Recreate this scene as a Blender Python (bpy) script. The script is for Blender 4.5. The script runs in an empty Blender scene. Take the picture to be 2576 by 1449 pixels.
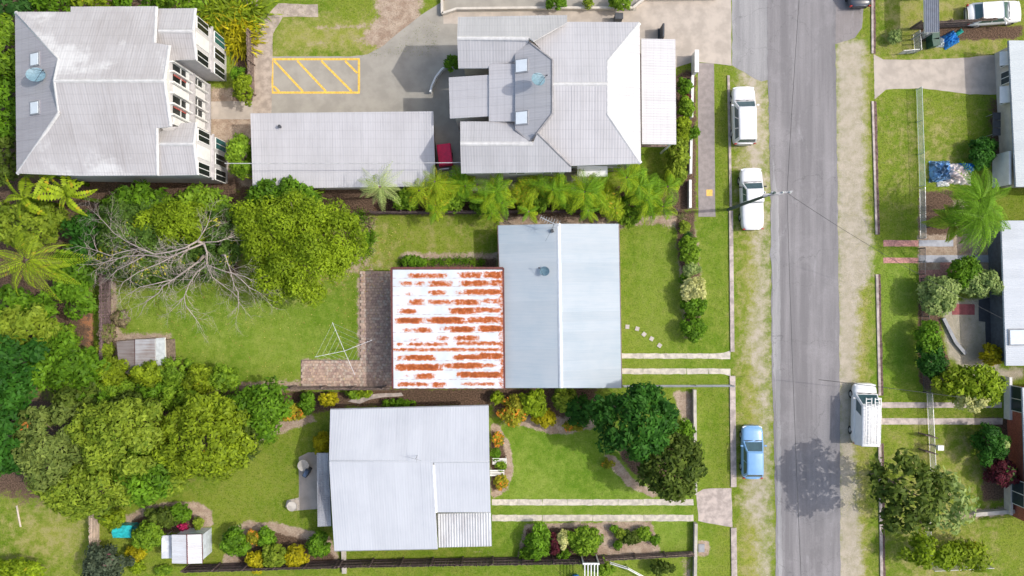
import bpy, math, random
import numpy as np
from mathutils import Vector, Matrix
random.seed(7); rng = np.random.default_rng(7)
R = math.radians
H = 60.0          # camera height above the ground
S = 0.032         # metres per reference unit on the ground
scene = bpy.context.scene
col = scene.collection
# ------------------------------------------------------------------ camera, world, sun, exposure
cam = bpy.data.cameras.new('camera'); co = bpy.data.objects.new('camera', cam); col.objects.link(co)
co.location = (0, 0, H); co.rotation_euler = (0, 0, 0)
cam.sensor_width = 36; cam.lens = 36 * H / (2576 * S); cam.clip_start = 0.5; cam.clip_end = 3000
scene.camera = co
SUN_EL, SUN_AZ = R(50), R(4)      # light comes from +X, a little +Y
w = bpy.data.worlds.new('World'); scene.world = w; w.use_nodes = True
nt = w.node_tree; nt.nodes.clear()
sky = nt.nodes.new('ShaderNodeTexSky'); sky.sky_type = 'NISHITA'; sky.sun_disc = False
sky.sun_elevation = SUN_EL; sky.sun_rotation = R(86); sky.air_density = 1.3; sky.dust_density = 4.0
bg = nt.nodes.new('ShaderNodeBackground'); bg.inputs[1].default_value = 0.15
wo = nt.nodes.new('ShaderNodeOutputWorld')
nt.links.new(sky.outputs[0], bg.inputs[0]); nt.links.new(bg.outputs[0], wo.inputs[0])
sl = bpy.data.lights.new('sun', 'SUN'); sl.energy = 2.0; sl.angle = R(0.6); sl.color = (1, .965, .91)
so = bpy.data.objects.new('sun', sl); col.objects.link(so); so.location = (60, 5, 60)
dv = Vector((-math.cos(SUN_EL) * math.cos(SUN_AZ), -math.cos(SUN_EL) * math.sin(SUN_AZ), -math.sin(SUN_EL)))
so.rotation_euler = dv.to_track_quat('-Z', 'Y').to_euler()
scene.view_settings.view_transform = 'Standard'; scene.view_settings.look = 'None'
scene.view_settings.exposure = 0.34; scene.view_settings.gamma = 1
scene.view_settings.use_curve_mapping = False

# ------------------------------------------------------------------ helpers
def P(px, py, z=0.0):
    f = (H - z) / H
    return Vector(((px - 1288) * S * f, (724.5 - py) * S * f, z))
def wloc(o):
    v = Vector((0, 0, 0))
    while o is not None: v += o.location; o = o.parent
    return v
class MB:
    def __init__(s): s.v = []; s.f = []; s.m = []
    def poly(s, pts, mi=0):
        b = len(s.v); s.v += [tuple(p) for p in pts]; s.f.append(tuple(range(b, b + len(pts)))); s.m.append(mi); return s
    def box(s, c, d, rz=0, mi=0, taper=1.0, rx=0, ry=0):
        b = len(s.v); M = Matrix.Rotation(rz, 3, 'Z') @ Matrix.Rotation(ry, 3, 'Y') @ Matrix.Rotation(rx, 3, 'X')
        for z in (-1, 1):
            t = taper if z > 0 else 1
            for x, y in ((-1, -1), (1, -1), (1, 1), (-1, 1)):
                p = M @ Vector((x * d[0] / 2 * t, y * d[1] / 2 * t, z * d[2] / 2)); s.v.append((c[0] + p.x, c[1] + p.y, c[2] + p.z))
        for f in ((0, 3, 2, 1), (4, 5, 6, 7), (0, 1, 5, 4), (1, 2, 6, 5), (2, 3, 7, 6), (3, 0, 4, 7)):
            s.f.append(tuple(b + i for i in f)); s.m.append(mi)
        return s
    def prism(s, xy, z0, z1, mi=0):
        a = sum(xy[i][0] * xy[(i + 1) % len(xy)][1] - xy[(i + 1) % len(xy)][0] * xy[i][1] for i in range(len(xy)))
        if a < 0: xy = xy[::-1]
        b = len(s.v); n = len(xy); g = lambda z, p: z(p) if callable(z) else z
        s.v += [(p[0], p[1], g(z0, p)) for p in xy] + [(p[0], p[1], g(z1, p)) for p in xy]
        s.f.append(tuple(b + i for i in reversed(range(n)))); s.f.append(tuple(b + n + i for i in range(n))); s.m += [mi, mi]
        for i in range(n):
            j = (i + 1) % n; s.f.append((b + i, b + j, b + n + j, b + n + i)); s.m.append(mi)
        return s
    def tube(s, pts, r, n=6, mi=0, cap=True):
        pts = [Vector(p) for p in pts]; m = len(pts); rr = r if isinstance(r, (list, tuple)) else [r] * m
        b = len(s.v)
        for i, p in enumerate(pts):
            t = (pts[min(i + 1, m - 1)] - pts[max(i - 1, 0)]); t = t.normalized() if t.length > 1e-9 else Vector((0, 0, 1))
            a = t.cross(Vector((0, 0, 1)));  a = a.normalized() if a.length > .05 else t.cross(Vector((1, 0, 0))).normalized()
            c = t.cross(a)
            for k in range(n):
                q = p + (a * math.cos(2 * math.pi * k / n) + c * math.sin(2 * math.pi * k / n)) * rr[i]; s.v.append(tuple(q))
        for i in range(m - 1):
            for k in range(n):
                k2 = (k + 1) % n; s.f.append((b + i * n + k, b + i * n + k2, b + (i + 1) * n + k2, b + (i + 1) * n + k)); s.m.append(mi)
        if cap:
            s.f.append(tuple(b + k for k in range(n))); s.f.append(tuple(b + (m - 1) * n + k for k in reversed(range(n)))); s.m += [mi, mi]
        return s
    def lathe(s, c, prof, n=16, mi=0):
        b = len(s.v)
        for (r, z) in prof:
            for k in range(n):
                a = 2 * math.pi * k / n; s.v.append((c[0] + r * math.cos(a), c[1] + r * math.sin(a), c[2] + z))
        for i in range(len(prof) - 1):
            for k in range(n):
                k2 = (k + 1) % n; s.f.append((b + i * n + k, b + i * n + k2, b + (i + 1) * n + k2, b + (i + 1) * n + k)); s.m.append(mi)
        s.f.append(tuple(b + k for k in reversed(range(n)))); s.f.append(tuple(b + (len(prof) - 1) * n + k for k in range(n))); s.m += [mi, mi]
        return s
    def build(s, name, mat, parent=None, smooth=False, bevel=0):
        me = bpy.data.meshes.new(name); off = wloc(parent) if parent is not None else Vector((0, 0, 0))
        base = Vector((0, 0, 0))
        if parent is None and s.v:
            a = np.array(s.v); base = Vector((float(a[:, 0].mean()), float(a[:, 1].mean()), float(a[:, 2].min())))
        o0 = off + base
        me.from_pydata([(x - o0.x, y - o0.y, z - o0.z) for x, y, z in s.v], [], s.f)
        mats = mat if isinstance(mat, (list, tuple)) else [mat]
        for m in mats: me.materials.append(m)
        if len(mats) > 1: me.polygons.foreach_set('material_index', s.m)
        if smooth: me.polygons.foreach_set('use_smooth', [True] * len(me.polygons))
        me.update()
        o = bpy.data.objects.new(name, me); col.objects.link(o); o.location = base
        if parent is not None: o.parent = parent
        if bevel:
            md = o.modifiers.new('bevel', 'BEVEL'); md.width = bevel; md.segments = 2; md.limit_method = 'ANGLE'
        return o
def tag(o, label=None, cat=None, group=None, kind=None):
    if label: o['label'] = label
    if cat: o['category'] = cat
    if group: o['group'] = group
    if kind: o['kind'] = kind
    return o
def thing(name, loc, label, cat, group=None, rz=0):
    o = bpy.data.objects.new(name, None); col.objects.link(o); o.location = loc; o.rotation_euler = (0, 0, rz); o.empty_display_size = .3
    return tag(o, label, cat, group)
def dup(o, parent=None):
    c = o.copy(); col.objects.link(c); c.parent = parent
    for ch in list(KIDS(o)): dup(ch, c)
    return c
def KIDS(o): return [x for x in o.children]
def inst(me, name, parent, loc=(0, 0, 0), rot=(0, 0, 0), sc=(1, 1, 1)):
    o = bpy.data.objects.new(name, me); col.objects.link(o); o.parent = parent; o.location = loc; o.rotation_euler = rot; o.scale = sc; return o

# ------------------------------------------------------------------ materials
def newmat(name):
    m = bpy.data.materials.new(name); m.use_nodes = True; n = m.node_tree; n.nodes.clear()
    out = n.nodes.new('ShaderNodeOutputMaterial'); b = n.nodes.new('ShaderNodeBsdfPrincipled'); n.links.new(b.outputs[0], out.inputs[0])
    return m, n, b
class N:
    def __init__(s, n): s.n = n
    def node(s, t, **k):
        x = s.n.nodes.new(t)
        for a, b in k.items(): setattr(x, a, b)
        return x
    def link(s, a, b): s.n.links.new(a, b)
    def pos(s):
        if not hasattr(s, '_p'): s._p = s.node('ShaderNodeNewGeometry').outputs['Position']
        return s._p
    def vec(s, sc):
        m = s.node('ShaderNodeMapping'); m.inputs['Scale'].default_value = sc; s.link(s.pos(), m.inputs[0]); return m.outputs[0]
    def noise(s, scale, detail=4, rough=.6, sc=None):
        t = s.node('ShaderNodeTexNoise'); t.inputs['Scale'].default_value = scale; t.inputs['Detail'].default_value = detail; t.inputs['Roughness'].default_value = rough
        s.link(s.vec(sc) if sc else s.pos(), t.inputs['Vector']); return t.outputs[0]
    def rng(s, v, a, b, c=0, d=1, smooth=True):
        m = s.node('ShaderNodeMapRange'); m.interpolation_type = 'SMOOTHSTEP' if smooth else 'LINEAR'
        for i, x in zip((1, 2, 3, 4), (a, b, c, d)): m.inputs[i].default_value = x
        s.link(v, m.inputs[0]); return m.outputs[0]
    def math(s, op, a, b=0.0):
        m = s.node('ShaderNodeMath', operation=op)
        for i, x in ((0, a), (1, b)):
            if isinstance(x, (int, float)): m.inputs[i].default_value = x
            else: s.link(x, m.inputs[i])
        return m.outputs[0]
    def mix(s, f, a, b, mode='MIX'):
        m = s.node('ShaderNodeMix', data_type='RGBA', blend_type=mode)
        for i, x in ((0, f), (6, a), (7, b)):
            if isinstance(x, (int, float)): m.inputs[i].default_value = x
            elif isinstance(x, (tuple, list)): m.inputs[i].default_value = (*x, 1)
            else: s.link(x, m.inputs[i])
        return m.outputs[2]
    def attr(s, name):
        a = s.node('ShaderNodeAttribute'); a.attribute_name = name; sp = s.node('ShaderNodeSeparateColor'); s.link(a.outputs['Color'], sp.inputs[0]); return sp.outputs
    def rand(s): return s.node('ShaderNodeObjectInfo').outputs['Random']
    def bump(s, h, st, dist, b):
        x = s.node('ShaderNodeBump'); x.inputs['Strength'].default_value = st; x.inputs['Distance'].default_value = dist; s.link(h, x.inputs['Height']); s.link(x.outputs[0], b.inputs['Normal'])
MC = {}
def simple(name, c, rough=.6, metal=0, var=.15, scale=3, bump=.2, rnd=.12, coat=0, spec=None):
    if name in MC: return MC[name]
    m, n, b = newmat(name); q = N(n)
    c2 = tuple(max(0, x * (1 - var)) for x in c); c3 = tuple(min(1, x * (1 + var)) for x in c)
    v = q.mix(q.rng(q.noise(scale, 5), .35, .65), c2, c3)
    if rnd: v = q.mix(q.rng(q.rand(), 0, 1, 0, rnd, False), v, tuple(x * .35 for x in c))
    q.link(v, b.inputs['Base Color']); b.inputs['Roughness'].default_value = rough; b.inputs['Metallic'].default_value = metal
    if coat: b.inputs['Coat Weight'].default_value = coat; b.inputs['Coat Roughness'].default_value = .05
    if spec is not None: b.inputs['Specular IOR Level'].default_value = spec
    if bump: q.bump(q.noise(scale * 6, 3), bump, .02, b)
    MC[name] = m; return m
def roofmat(name, c, dirt, amt=.3, axis='x', rough=.45, grid=0, patch=None):
    """sheet metal roof, streaks of weathering that run down the fall"""
    m, n, b = newmat(name); q = N(n)
    sc = (.4, 9, 1) if axis == 'x' else (9, .4, 1)
    st = q.rng(q.noise(1.0, 6, .65, sc), .38, .72)
    bl = q.rng(q.noise(.35, 5), .4, .7)
    f = q.math('MULTIPLY', q.math('ADD', st, bl), amt)
    v = q.mix(f, c, dirt)
    v = q.mix(q.rng(q.rand(), 0, 1, 0, .14, False), v, tuple(x * .6 for x in dirt))
    if patch: v = q.mix(q.math('MULTIPLY', q.rng(q.noise(.16, 5, .7, (1, 1.3, 1)), .53, .66), .9), v, patch)
    if grid:   # dark lines of screws and laps
        for ax, (gx, gy) in enumerate(((grid, None), (None, grid * 1.15))):
            sx = q.node('ShaderNodeSeparateXYZ'); q.link(q.pos(), sx.inputs[0])
            g = gx or gy
            fr = q.math('FRACT', q.math('DIVIDE', sx.outputs[0 if gx else 1], g))
            ln = q.rng(fr, .0, .12, .5, 0)
            v = q.mix(q.math('MULTIPLY', ln, .55), v, tuple(x * .62 for x in dirt))
    q.link(v, b.inputs['Base Color']); b.inputs['Roughness'].default_value = rough; b.inputs['Metallic'].default_value = .05
    return m
def leafmat(name, dark, light, alt=None, altp=.0):
    m, n, b = newmat(name); q = N(n); a = q.attr('tint')
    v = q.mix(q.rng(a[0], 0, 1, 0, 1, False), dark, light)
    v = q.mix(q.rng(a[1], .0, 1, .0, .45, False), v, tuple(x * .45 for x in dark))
    if alt: v = q.mix(q.rng(a[2], 1 - altp, 1 - altp + .02), v, alt)
    q.link(v, b.inputs['Base Color']); b.inputs['Roughness'].default_value = .55; b.inputs['Specular IOR Level'].default_value = .15
    tr = q.node('ShaderNodeBsdfTranslucent'); q.link(v, tr.inputs[0]); mx = q.node('ShaderNodeMixShader'); mx.inputs[0].default_value = .28
    q.link(b.outputs[0], mx.inputs[1]); q.link(tr.outputs[0], mx.inputs[2])
    out = [x for x in n.nodes if x.type == 'OUTPUT_MATERIAL'][0]; q.link(mx.outputs[0], out.inputs[0])
    return m
LEAF = {
 'lime': leafmat('leaf_lime', (0.105, 0.178, 0.00648), (.44, .60, .025), (.55, .42, .03), .03),
 'yellowgreen': leafmat('leaf_yellowgreen', (0.0972, 0.154, 0.00972), (.44, .58, .025), (.55, .42, .03), .05),
 'green': leafmat('leaf_green', (0.0405, 0.113, 0.00648), (0.26, 0.494, 0.026)),
 'bright': leafmat('leaf_bright', (0.0648, 0.154, 0.00972), (0.39, 0.598, 0.039)),
 'mixed': leafmat('leaf_mixed', (0.0284, 0.081, 0.0162), (0.208, 0.351, 0.0455), (.55, .52, .04), .16),
 'dark': leafmat('leaf_dark', (0.0121, 0.0648, 0.0081), (0.091, 0.273, 0.026)),
 'bluegreen': leafmat('leaf_bluegreen', (0.0189, 0.081, 0.0189), (.09, .22, .035)),
 'darkolive': leafmat('leaf_darkolive', (0.0243, 0.0567, 0.00648), (0.208, 0.286, 0.039)),
 'olive': leafmat('leaf_olive', (0.108, 0.189, 0.0135), (.44, .55, .05), (.60, .22, .05), .02),
 'flowering': leafmat('leaf_flowering', (0.0945, 0.149, 0.027), (.34, .42, .09), (.75, .22, .05), .05),
 'greydark': leafmat('leaf_greydark', (0.024, 0.042, 0.024), (0.195, 0.247, 0.143), (.25, .1, .12), .06),
 'yellow': leafmat('leaf_yellow', (0.192, 0.192, 0.006), (0.8, 0.7, 0.02)),
 'orange': leafmat('leaf_orange', (0.121, 0.162, 0.0162), (0.65, 0.598, 0.039), (.85, .32, .04), .25),
 'cream': leafmat('leaf_cream', (.50, .52, .14), (.95, .92, .45)),
 'palegreen': leafmat('leaf_palegreen', (0.176, 0.297, 0.0675), (.55, .64, .22)),
 'maroon': leafmat('leaf_maroon', (0.0324, 0.0121, 0.0121), (0.26, 0.039, 0.065), (.08, .15, .03), .2),
 'dry': leafmat('leaf_dry', (0.096, 0.078, 0.042), (0.546, 0.442, 0.26), (.20, .30, .04), .25),
 'red': leafmat('leaf_red', (0.18, 0.012, 0.036), (0.8, 0.05, 0.2)),
}
BARK = simple('bark', (.17, .13, .10), .9, var=.3, scale=8)
BARE = simple('bare_branch_bark', (.38, .32, .28), .85, var=.3, scale=10)
TIMBER = simple('weathered_timber', (.23, .17, .14), .9, var=.35, scale=6, rnd=.5)
DTIMBER = simple('dark_timber', (.13, .09, .085), .9, var=.35, scale=6, rnd=.5)
CONC = simple('concrete_pale', (.50, .46, .40), .9, var=.18, scale=1.6, rnd=.15)
WHITE = simple('white_paint', (.78, .78, .76), .6, var=.05, scale=2, rnd=.06)
CREAMP = simple('cream_render', (.62, .57, .50), .8, var=.08, scale=2)
GREYP = simple('grey_paint', (.30, .31, .33), .6, var=.1)
DGREY = simple('charcoal_paint', (.06, .065, .075), .6, var=.15)
STEEL = simple('galvanised_steel', (.55, .56, .57), .35, .6, var=.1)
GLASS = simple('window_glass', (.03, .05, .06), .08, var=.1, bump=0, spec=.8)
SKYGL = simple('skylight_glass', (.80, .86, .90), .25, var=.03, bump=0)
DARKM = simple('dark_interior', (.03, .03, .03), .8)
BRICKR = simple('red_brick_wall', (.38, .12, .08), .85, var=.2, scale=9)
RUBBER = simple('rubber', (.02, .02, .02), .85)
MAROON = simple('maroon_fascia', (.13, .035, .03), .6, var=.25, scale=4)
DISHM = simple('blue_grey_dish', (.16, .27, .33), .5, var=.15, scale=8)
WIRE = simple('wire', (.05, .05, .05), .6, bump=0)
PALEWIRE = simple('pale_wire', (.55, .55, .56), .6, bump=0)
YELLOWL = simple('yellow_line_paint', (.80, .50, .08), .75, var=.2, scale=6)
ORANGEP = simple('orange_tactile', (.85, .50, .12), .8, var=.15, scale=6)

# ------------------------------------------------------------------ the ground sheet (soil types blended by attribute)
gx0, gx1, gy0, gy1, gs = -56.0, 56.0, -34.0, 34.0, 0.25
xs = np.arange(gx0, gx1 + gs / 2, gs); ys = np.arange(gy0, gy1 + gs / 2, gs)
GX, GY = np.meshgrid(xs, ys); gxf, gyf = GX.ravel(), GY.ravel()
def sdf(poly, X, Y):
    pts = [P(a, b) for a, b in poly]; d = np.full(X.shape, 1e9); ins = np.zeros(X.shape, bool); n = len(pts)
    for i in range(n):
        ax, ay = pts[i].x, pts[i].y; bx, by = pts[(i + 1) % n].x, pts[(i + 1) % n].y
        ex, ey = bx - ax, by - ay; wx, wy = X - ax, Y - ay
        t = np.clip((wx * ex + wy * ey) / (ex * ex + ey * ey + 1e-12), 0, 1)
        d = np.minimum(d, (wx - ex * t) ** 2 + (wy - ey * t) ** 2)
        c = ((ay <= Y) & (by > Y)) | ((by <= Y) & (ay > Y))
        with np.errstate(divide='ignore', invalid='ignore'): xi = ax + (Y - ay) / (by - ay + 1e-15) * ex
        ins ^= c & (X < xi)
    return np.where(ins, 1, -1) * np.sqrt(d)
def rect(a, b, c, d): return [(a, b), (c, b), (c, d), (a, d)]
SOIL = {'dirt': [], 'gravel': [], 'mulch': [], 'dry': [], 'lush': [], 'clay': []}
def soil(kind, poly, soft=.5, amt=1.0): SOIL[kind].append((poly, soft, amt))
# verges beside the road
soil('gravel', [(1862, -120), (1940, -120), (1950, 1600), (1905, 1600), (1895, 1330), (1860, 1290), (1865, 1210), (1900, 1060), (1890, 960), (1870, 900), (1868, 840), (1890, 700), (1885, 590), (1860, 420), (1850, 230)], 1.2, .8)
soil('gravel', [(2100, 90), (2180, 105), (2178, 220), (2182, 400), (2176, 520), (2195, 600), (2195, 690), (2165, 740), (2158, 960), (2150, 1120), (2160, 1260), (2168, 1340), (2180, 1600), (2105, 1600)], .6)
soil('dry', rect(1845, 160, 1945, 1620), 1.5, .8); soil('dry', rect(2105, 100, 2200, 1620), 1.0, .8)
soil('dry', [(2190, -60), (2576, -60), (2576, 190), (2190, 190)], 3, .75)
soil('dry', [(2200, 230), (2460, 230), (2450, 470), (2200, 560)], 3, .55)
soil('dry', [(1500, 600), (1740, 540), (1830, 700), (1830, 900), (1500, 900)], 4, .15)
soil('dry', [(2215, 1060), (2480, 1060), (2560, 1600), (2215, 1600)], 4, .7)
soil('dry', [(690, 40), (1060, 40), (1060, 145), (690, 145)], 2, .9)
soil('dry', rect(960, 545, 1250, 650), 3, .6); soil('dry', rect(0, 1240, 250, 1449), 4, .8)
soil('dry', [(720, 640), (905, 560), (985, 560), (985, 690), (900, 690), (760, 760)], 2, .8)
soil('dirt', [(900, 560), (960, 530), (960, 690), (860, 720), (780, 745), (840, 690)], 1.4, .62)
# lot edges
soil('dirt', rect(1255, 535, 1565, 575), .4); soil('mulch', rect(1255, 535, 1565, 560), .6, .7)
soil('dirt', [(1560, 535), (1710, 532), (1745, 560), (1700, 566), (1600, 568)], .6)
soil('mulch', [(1700, 532), (1748, 532), (1748, 600), (1762, 700), (1762, 850), (1724, 850), (1722, 700), (1703, 640)], .45)
soil('dirt', [(1694, 540), (1752, 540), (1768, 700), (1768, 855), (1716, 855), (1705, 700)], .6, .75)
soil('dirt', [(278, 680), (292, 680), (300, 850), (278, 960)], .7); soil('mulch', [(240, 520), (620, 520), (600, 690), (280, 690)], 1.0)
soil('mulch', [(600, 520), (940, 520), (900, 640), (700, 700)], 1.2, .9)
soil('dirt', [(280, 835), (430, 840), (425, 985), (280, 990)], .8); soil('dirt', [(540, 960), (760, 958), (760, 985), (540, 985)], .7)
soil('dirt', [(1000, 632), (1255, 632), (1255, 680), (1000, 680)], .5, .8); soil('mulch', rect(1005, 650, 1250, 680), .4)
soil('dirt', [(895, 690), (917, 690), (917, 905), (760, 912), (760, 897), (895, 897)], .35, .7)
soil('mulch', rect(-200, 440, 600, 545), 1.0); soil('mulch', rect(600, 470, 1720, 540), .7)
soil('mulch', rect(-200, 545, 240, 985), 2, .8); soil('clay', [(180, 770), (235, 760), (235, 900), (215, 870), (170, 860), (60, 870), (70, 845), (200, 835)], .5)
soil('clay', [(90, 700), (130, 700), (120, 760), (80, 740)], .5); soil('mulch', [(-150, 985), (640, 985), (640, 1130), (400, 1230), (60, 1260), (-150, 1200)], 2)
soil('mulch', rect(-150, -80, 640, 45), 1); soil('mulch', rect(-150, 0, 45, 450), 1)
# parking lot lawn dirt
soil('dirt', [(930, -60), (1060, -60), (1060, 60), (1010, 110), (960, 130), (900, 100), (950, 40)], 1.2)
soil('dirt', [(780, 62), (960, 55), (950, 75), (780, 78)], .5, .7); soil('dirt', [(770, 100), (950, 102), (950, 115), (770, 118)], .5, .6)
soil('mulch', rect(580, 60, 645, 290), .6, .7); soil('dirt', rect(525, 220, 640, 480), .5, .9)
soil('mulch', rect(1115, -60, 1590, 30), .4); soil('mulch', [(1690, 190), (1752, 170), (1752, 530), (1640, 530), (1700, 380)], .5)
soil('mulch', rect(2480, 235, 2576, 470), .8, .7); soil('mulch', rect(1080, 130, 1150, 480), .4)
# south house garden beds
soil('dirt', [(560, 1160), (640, 1090), (700, 1062), (785, 1040), (795, 1060), (720, 1085), (660, 1110), (620, 1140)], .4)
soil('mulch', [(640, 985), (870, 985), (870, 1030), (790, 1040), (700, 1062), (640, 1080)], .5)
soil('dirt', [(310, 1300), (380, 1270), (430, 1262), (500, 1262), (535, 1285), (535, 1320), (500, 1335), (420, 1340), (330, 1330)], .4)
soil('mulch', [(330, 1310), (400, 1285), (480, 1285), (500, 1330), (400, 1345)], .4)
soil('dirt', [(575, 1330), (620, 1310), (700, 1315), (780, 1335), (830, 1350), (860, 1420), (560, 1425)], .4)
soil('mulch', [(590, 1350), (700, 1340), (820, 1370), (850, 1415), (600, 1420)], .5)
soil('dirt', [(1235, 1060), (1255, 1070), (1285, 1120), (1292, 1180), (1280, 1230), (1245, 1255), (1235, 1250)], .3); soil('mulch', [(1236, 1080), (1255, 1090), (1275, 1150), (1262, 1225), (1236, 1240)], .4)
soil('dirt', [(1230, 990), (1500, 990), (1500, 1075), (1440, 1090), (1390, 1095), (1330, 1075), (1270, 1065), (1245, 1040)], .4); soil('mulch', rect(1240, 975, 1500, 1050), .7)
soil('mulch', rect(870, 975, 1240, 1025), .5, .9); soil('dirt', rect(880, 985, 1240, 1012), .4)
soil('dirt', [(1520, 1140), (1545, 1145), (1590, 1200), (1640, 1235), (1690, 1245), (1640, 1252), (1580, 1225), (1540, 1180)], .3); soil('mulch', [(1545, 1130), (1700, 1100), (1740, 1240), (1650, 1232), (1590, 1190)], .5)
soil('dirt', [(1690, 985), (1745, 985), (1745, 1130), (1700, 1110), (1720, 1060)], .5)
soil('dirt', [(1320, 1318), (1640, 1310), (1662, 1395), (1300, 1405)], .35); soil('mulch', [(1325, 1330), (1500, 1325), (1505, 1410), (1310, 1412)], .4)
soil('dirt', [(1100, 1380), (1238, 1378), (1240, 1240), (1250, 1400)], .4, .6)
soil('dirt', rect(1755, 1360, 1785, 1400), .4); soil('dirt', rect(1710, 1400, 1745, 1460), .5, .6)
soil('lush', [(1565, 540), (1835, 530), (1835, 980), (1565, 980)], 2, .35); soil('lush', [(1240, 1040), (1760, 1040), (1760, 1420), (1240, 1420)], 2, .7)
soil('lush', [(285, 700), (900, 690), (900, 960), (600, 965), (285, 900)], 2, .55); soil('lush', [(2205, 640), (2310, 640), (2310, 960), (2205, 960)], 1.5, .8)
# east gardens
soil('dirt', [(2310, 500), (2420, 500), (2500, 560), (2500, 690), (2310, 690)], .4); soil('mulch', rect(2312, 480, 2400, 590), .5)
soil('gravel', [(2365, 760), (2510, 745), (2516, 925), (2576, 925), (2576, 955), (2460, 955), (2385, 900)], .3)
soil('mulch', [(2310, 700), (2362, 700), (2370, 860), (2400, 940), (2330, 985), (2310, 960)], .4); soil('mulch', rect(2470, 1050, 2550, 1260), .6)
soil('dirt', [(2370, 1290), (2530, 1270), (2530, 1300), (2370, 1312)], .4, .8)
soil('mulch', [(2310, 60), (2576, 60), (2576, 100), (2310, 110)], .4, .8); soil('clay', rect(-100, 1425, 400, 1500), .5, 0)
def field(kind, X, Y):
    r = np.zeros(X.shape)
    for poly, soft, amt in SOIL[kind]: r = np.maximum(r, np.clip(.5 + sdf(poly, X, Y) / (2 * soft), 0, 1) * amt)
    return r
F = {k: field(k, gxf, gyf) for k in SOIL}
def ground_material():
    m, n, b = newmat('ground_grass_and_soil'); q = N(n); a = q.attr('soil'); c = q.attr('soil2')
    n1 = q.noise(.12, 5, .6); n2 = q.noise(1.3, 6, .7); n3 = q.noise(9, 4, .7); n4 = q.noise(38, 2, .6)
    g = q.mix(q.rng(n1, .38, .64), (.150, .245, .014), (.250, .315, .034))
    g = q.mix(q.rng(n2, .40, .68), g, (.27, .30, .05))
    g = q.mix(q.math('MULTIPLY', q.rng(n3, .50, .62), .7), g, (.07, .13, .01)); n5 = q.noise(3.4, 5, .8); g = q.mix(q.math('MULTIPLY', q.rng(n5, .50, .70), .55), g, (.30, .34, .09)); g = q.mix(q.math('MULTIPLY', q.rng(n5, .48, .36), .5), g, (.09, .155, .008))
    g = q.mix(q.math('MULTIPLY', q.rng(n4, .5, .7), .45), g, (.055, .10, .01))
    lush = q.mix(q.rng(n1, .38, .62), q.mix(q.rng(n2, .35, .7), (.13, .265, .018), (.24, .38, .045)), q.mix(q.rng(n2, .35, .7), (.20, .33, .035), (.33, .43, .09)))
    lush = q.mix(q.math('MULTIPLY', q.rng(n3, .5, .7), .55), lush, (.06, .125, .01))
    g = q.mix(q.math('MULTIPLY', c[1], .9), g, lush)
    d0 = q.mix(q.rng(n2, .35, .68), (.34, .35, .06), (.43, .37, .17)); d0 = q.mix(q.math('MULTIPLY', q.rng(n3, .5, .7), .5), d0, (.16, .18, .04))
    m0 = q.math('MULTIPLY', q.rng(q.math('ADD', c[0], q.math('MULTIPLY', q.math('SUBTRACT', n2, .5), 1.3)), .3, .8), .8)
    g = q.mix(m0, g, d0)
    dirt = q.mix(q.rng(n2, .35, .65), (.36, .26, .19), (.54, .43, .33)); dirt = q.mix(q.math('MULTIPLY', q.rng(n3, .5, .68), .7), dirt, (.2, .14, .09))
    grav = q.mix(q.rng(n2, .35, .68), (.47, .41, .32), (.60, .53, .44)); grav = q.mix(q.math('MULTIPLY', q.rng(n4, .48, .66), .6), grav, (.26, .22, .18))
    mul = q.mix(q.rng(n3, .35, .65), (.07, .045, .03), (.20, .13, .09))
    clay = q.mix(q.rng(n2, .35, .65), (.42, .19, .09), (.56, .29, .15))
    def mk(x, w=.9, lo=.42, hi=.62): return q.rng(q.math('ADD', q.math('ADD', x, q.math('MULTIPLY', q.math('SUBTRACT', n2, .5), w)), q.math('MULTIPLY', q.math('SUBTRACT', n3, .5), .7)), lo, hi)
    g = q.mix(q.math('MULTIPLY', mk(a[1], 1.3, .25, .95), .9), g, grav); g = q.mix(mk(a[0]), g, dirt); g = q.mix(mk(c[2], .5), g, clay); g = q.mix(mk(a[2]), g, mul)
    q.link(g, b.inputs['Base Color']); b.inputs['Roughness'].default_value = .95; b.inputs['Specular IOR Level'].default_value = .15
    q.bump(q.math('ADD', n3, q.math('MULTIPLY', n4, .5)), .8, .09, b)
    return m
GM = ground_material()
def soil_attr(me, Fd):
    n = len(me.vertices)
    for nm, ks in (('soil', ('dirt', 'gravel', 'mulch')), ('soil2', ('dry', 'lush', 'clay'))):
        at = me.color_attributes.new(nm, 'FLOAT_COLOR', 'POINT'); c = np.ones((n, 4), np.float32)
        for i, k in enumerate(ks): c[:, i] = Fd[k]
        at.data.foreach_set('color', c.ravel())
def grid_obj():
    nx, ny = len(xs), len(ys); v = np.zeros((nx * ny, 3), np.float32); v[:, 0] = gxf; v[:, 1] = gyf
    i = (np.arange(ny - 1)[:, None] * nx + np.arange(nx - 1)[None, :]).ravel(); f = np.stack([i, i + 1, i + 1 + nx, i + nx], 1)
    me = bpy.data.meshes.new('ground'); me.vertices.add(len(v)); me.vertices.foreach_set('co', v.ravel())
    me.loops.add(f.size); me.loops.foreach_set('vertex_index', f.ravel().astype(np.int32)); me.polygons.add(len(f))
    me.polygons.foreach_set('loop_start', (np.arange(len(f)) * 4).astype(np.int32)); me.polygons.foreach_set('loop_total', np.full(len(f), 4, np.int32))
    me.update(); me.validate(); soil_attr(me, F); me.materials.append(GM)
    o = bpy.data.objects.new('ground', me); col.objects.link(o); tag(o, 'mown lawns and bare soil over the whole block', kind='structure'); return o
grid_obj()
far = MB()
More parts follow.
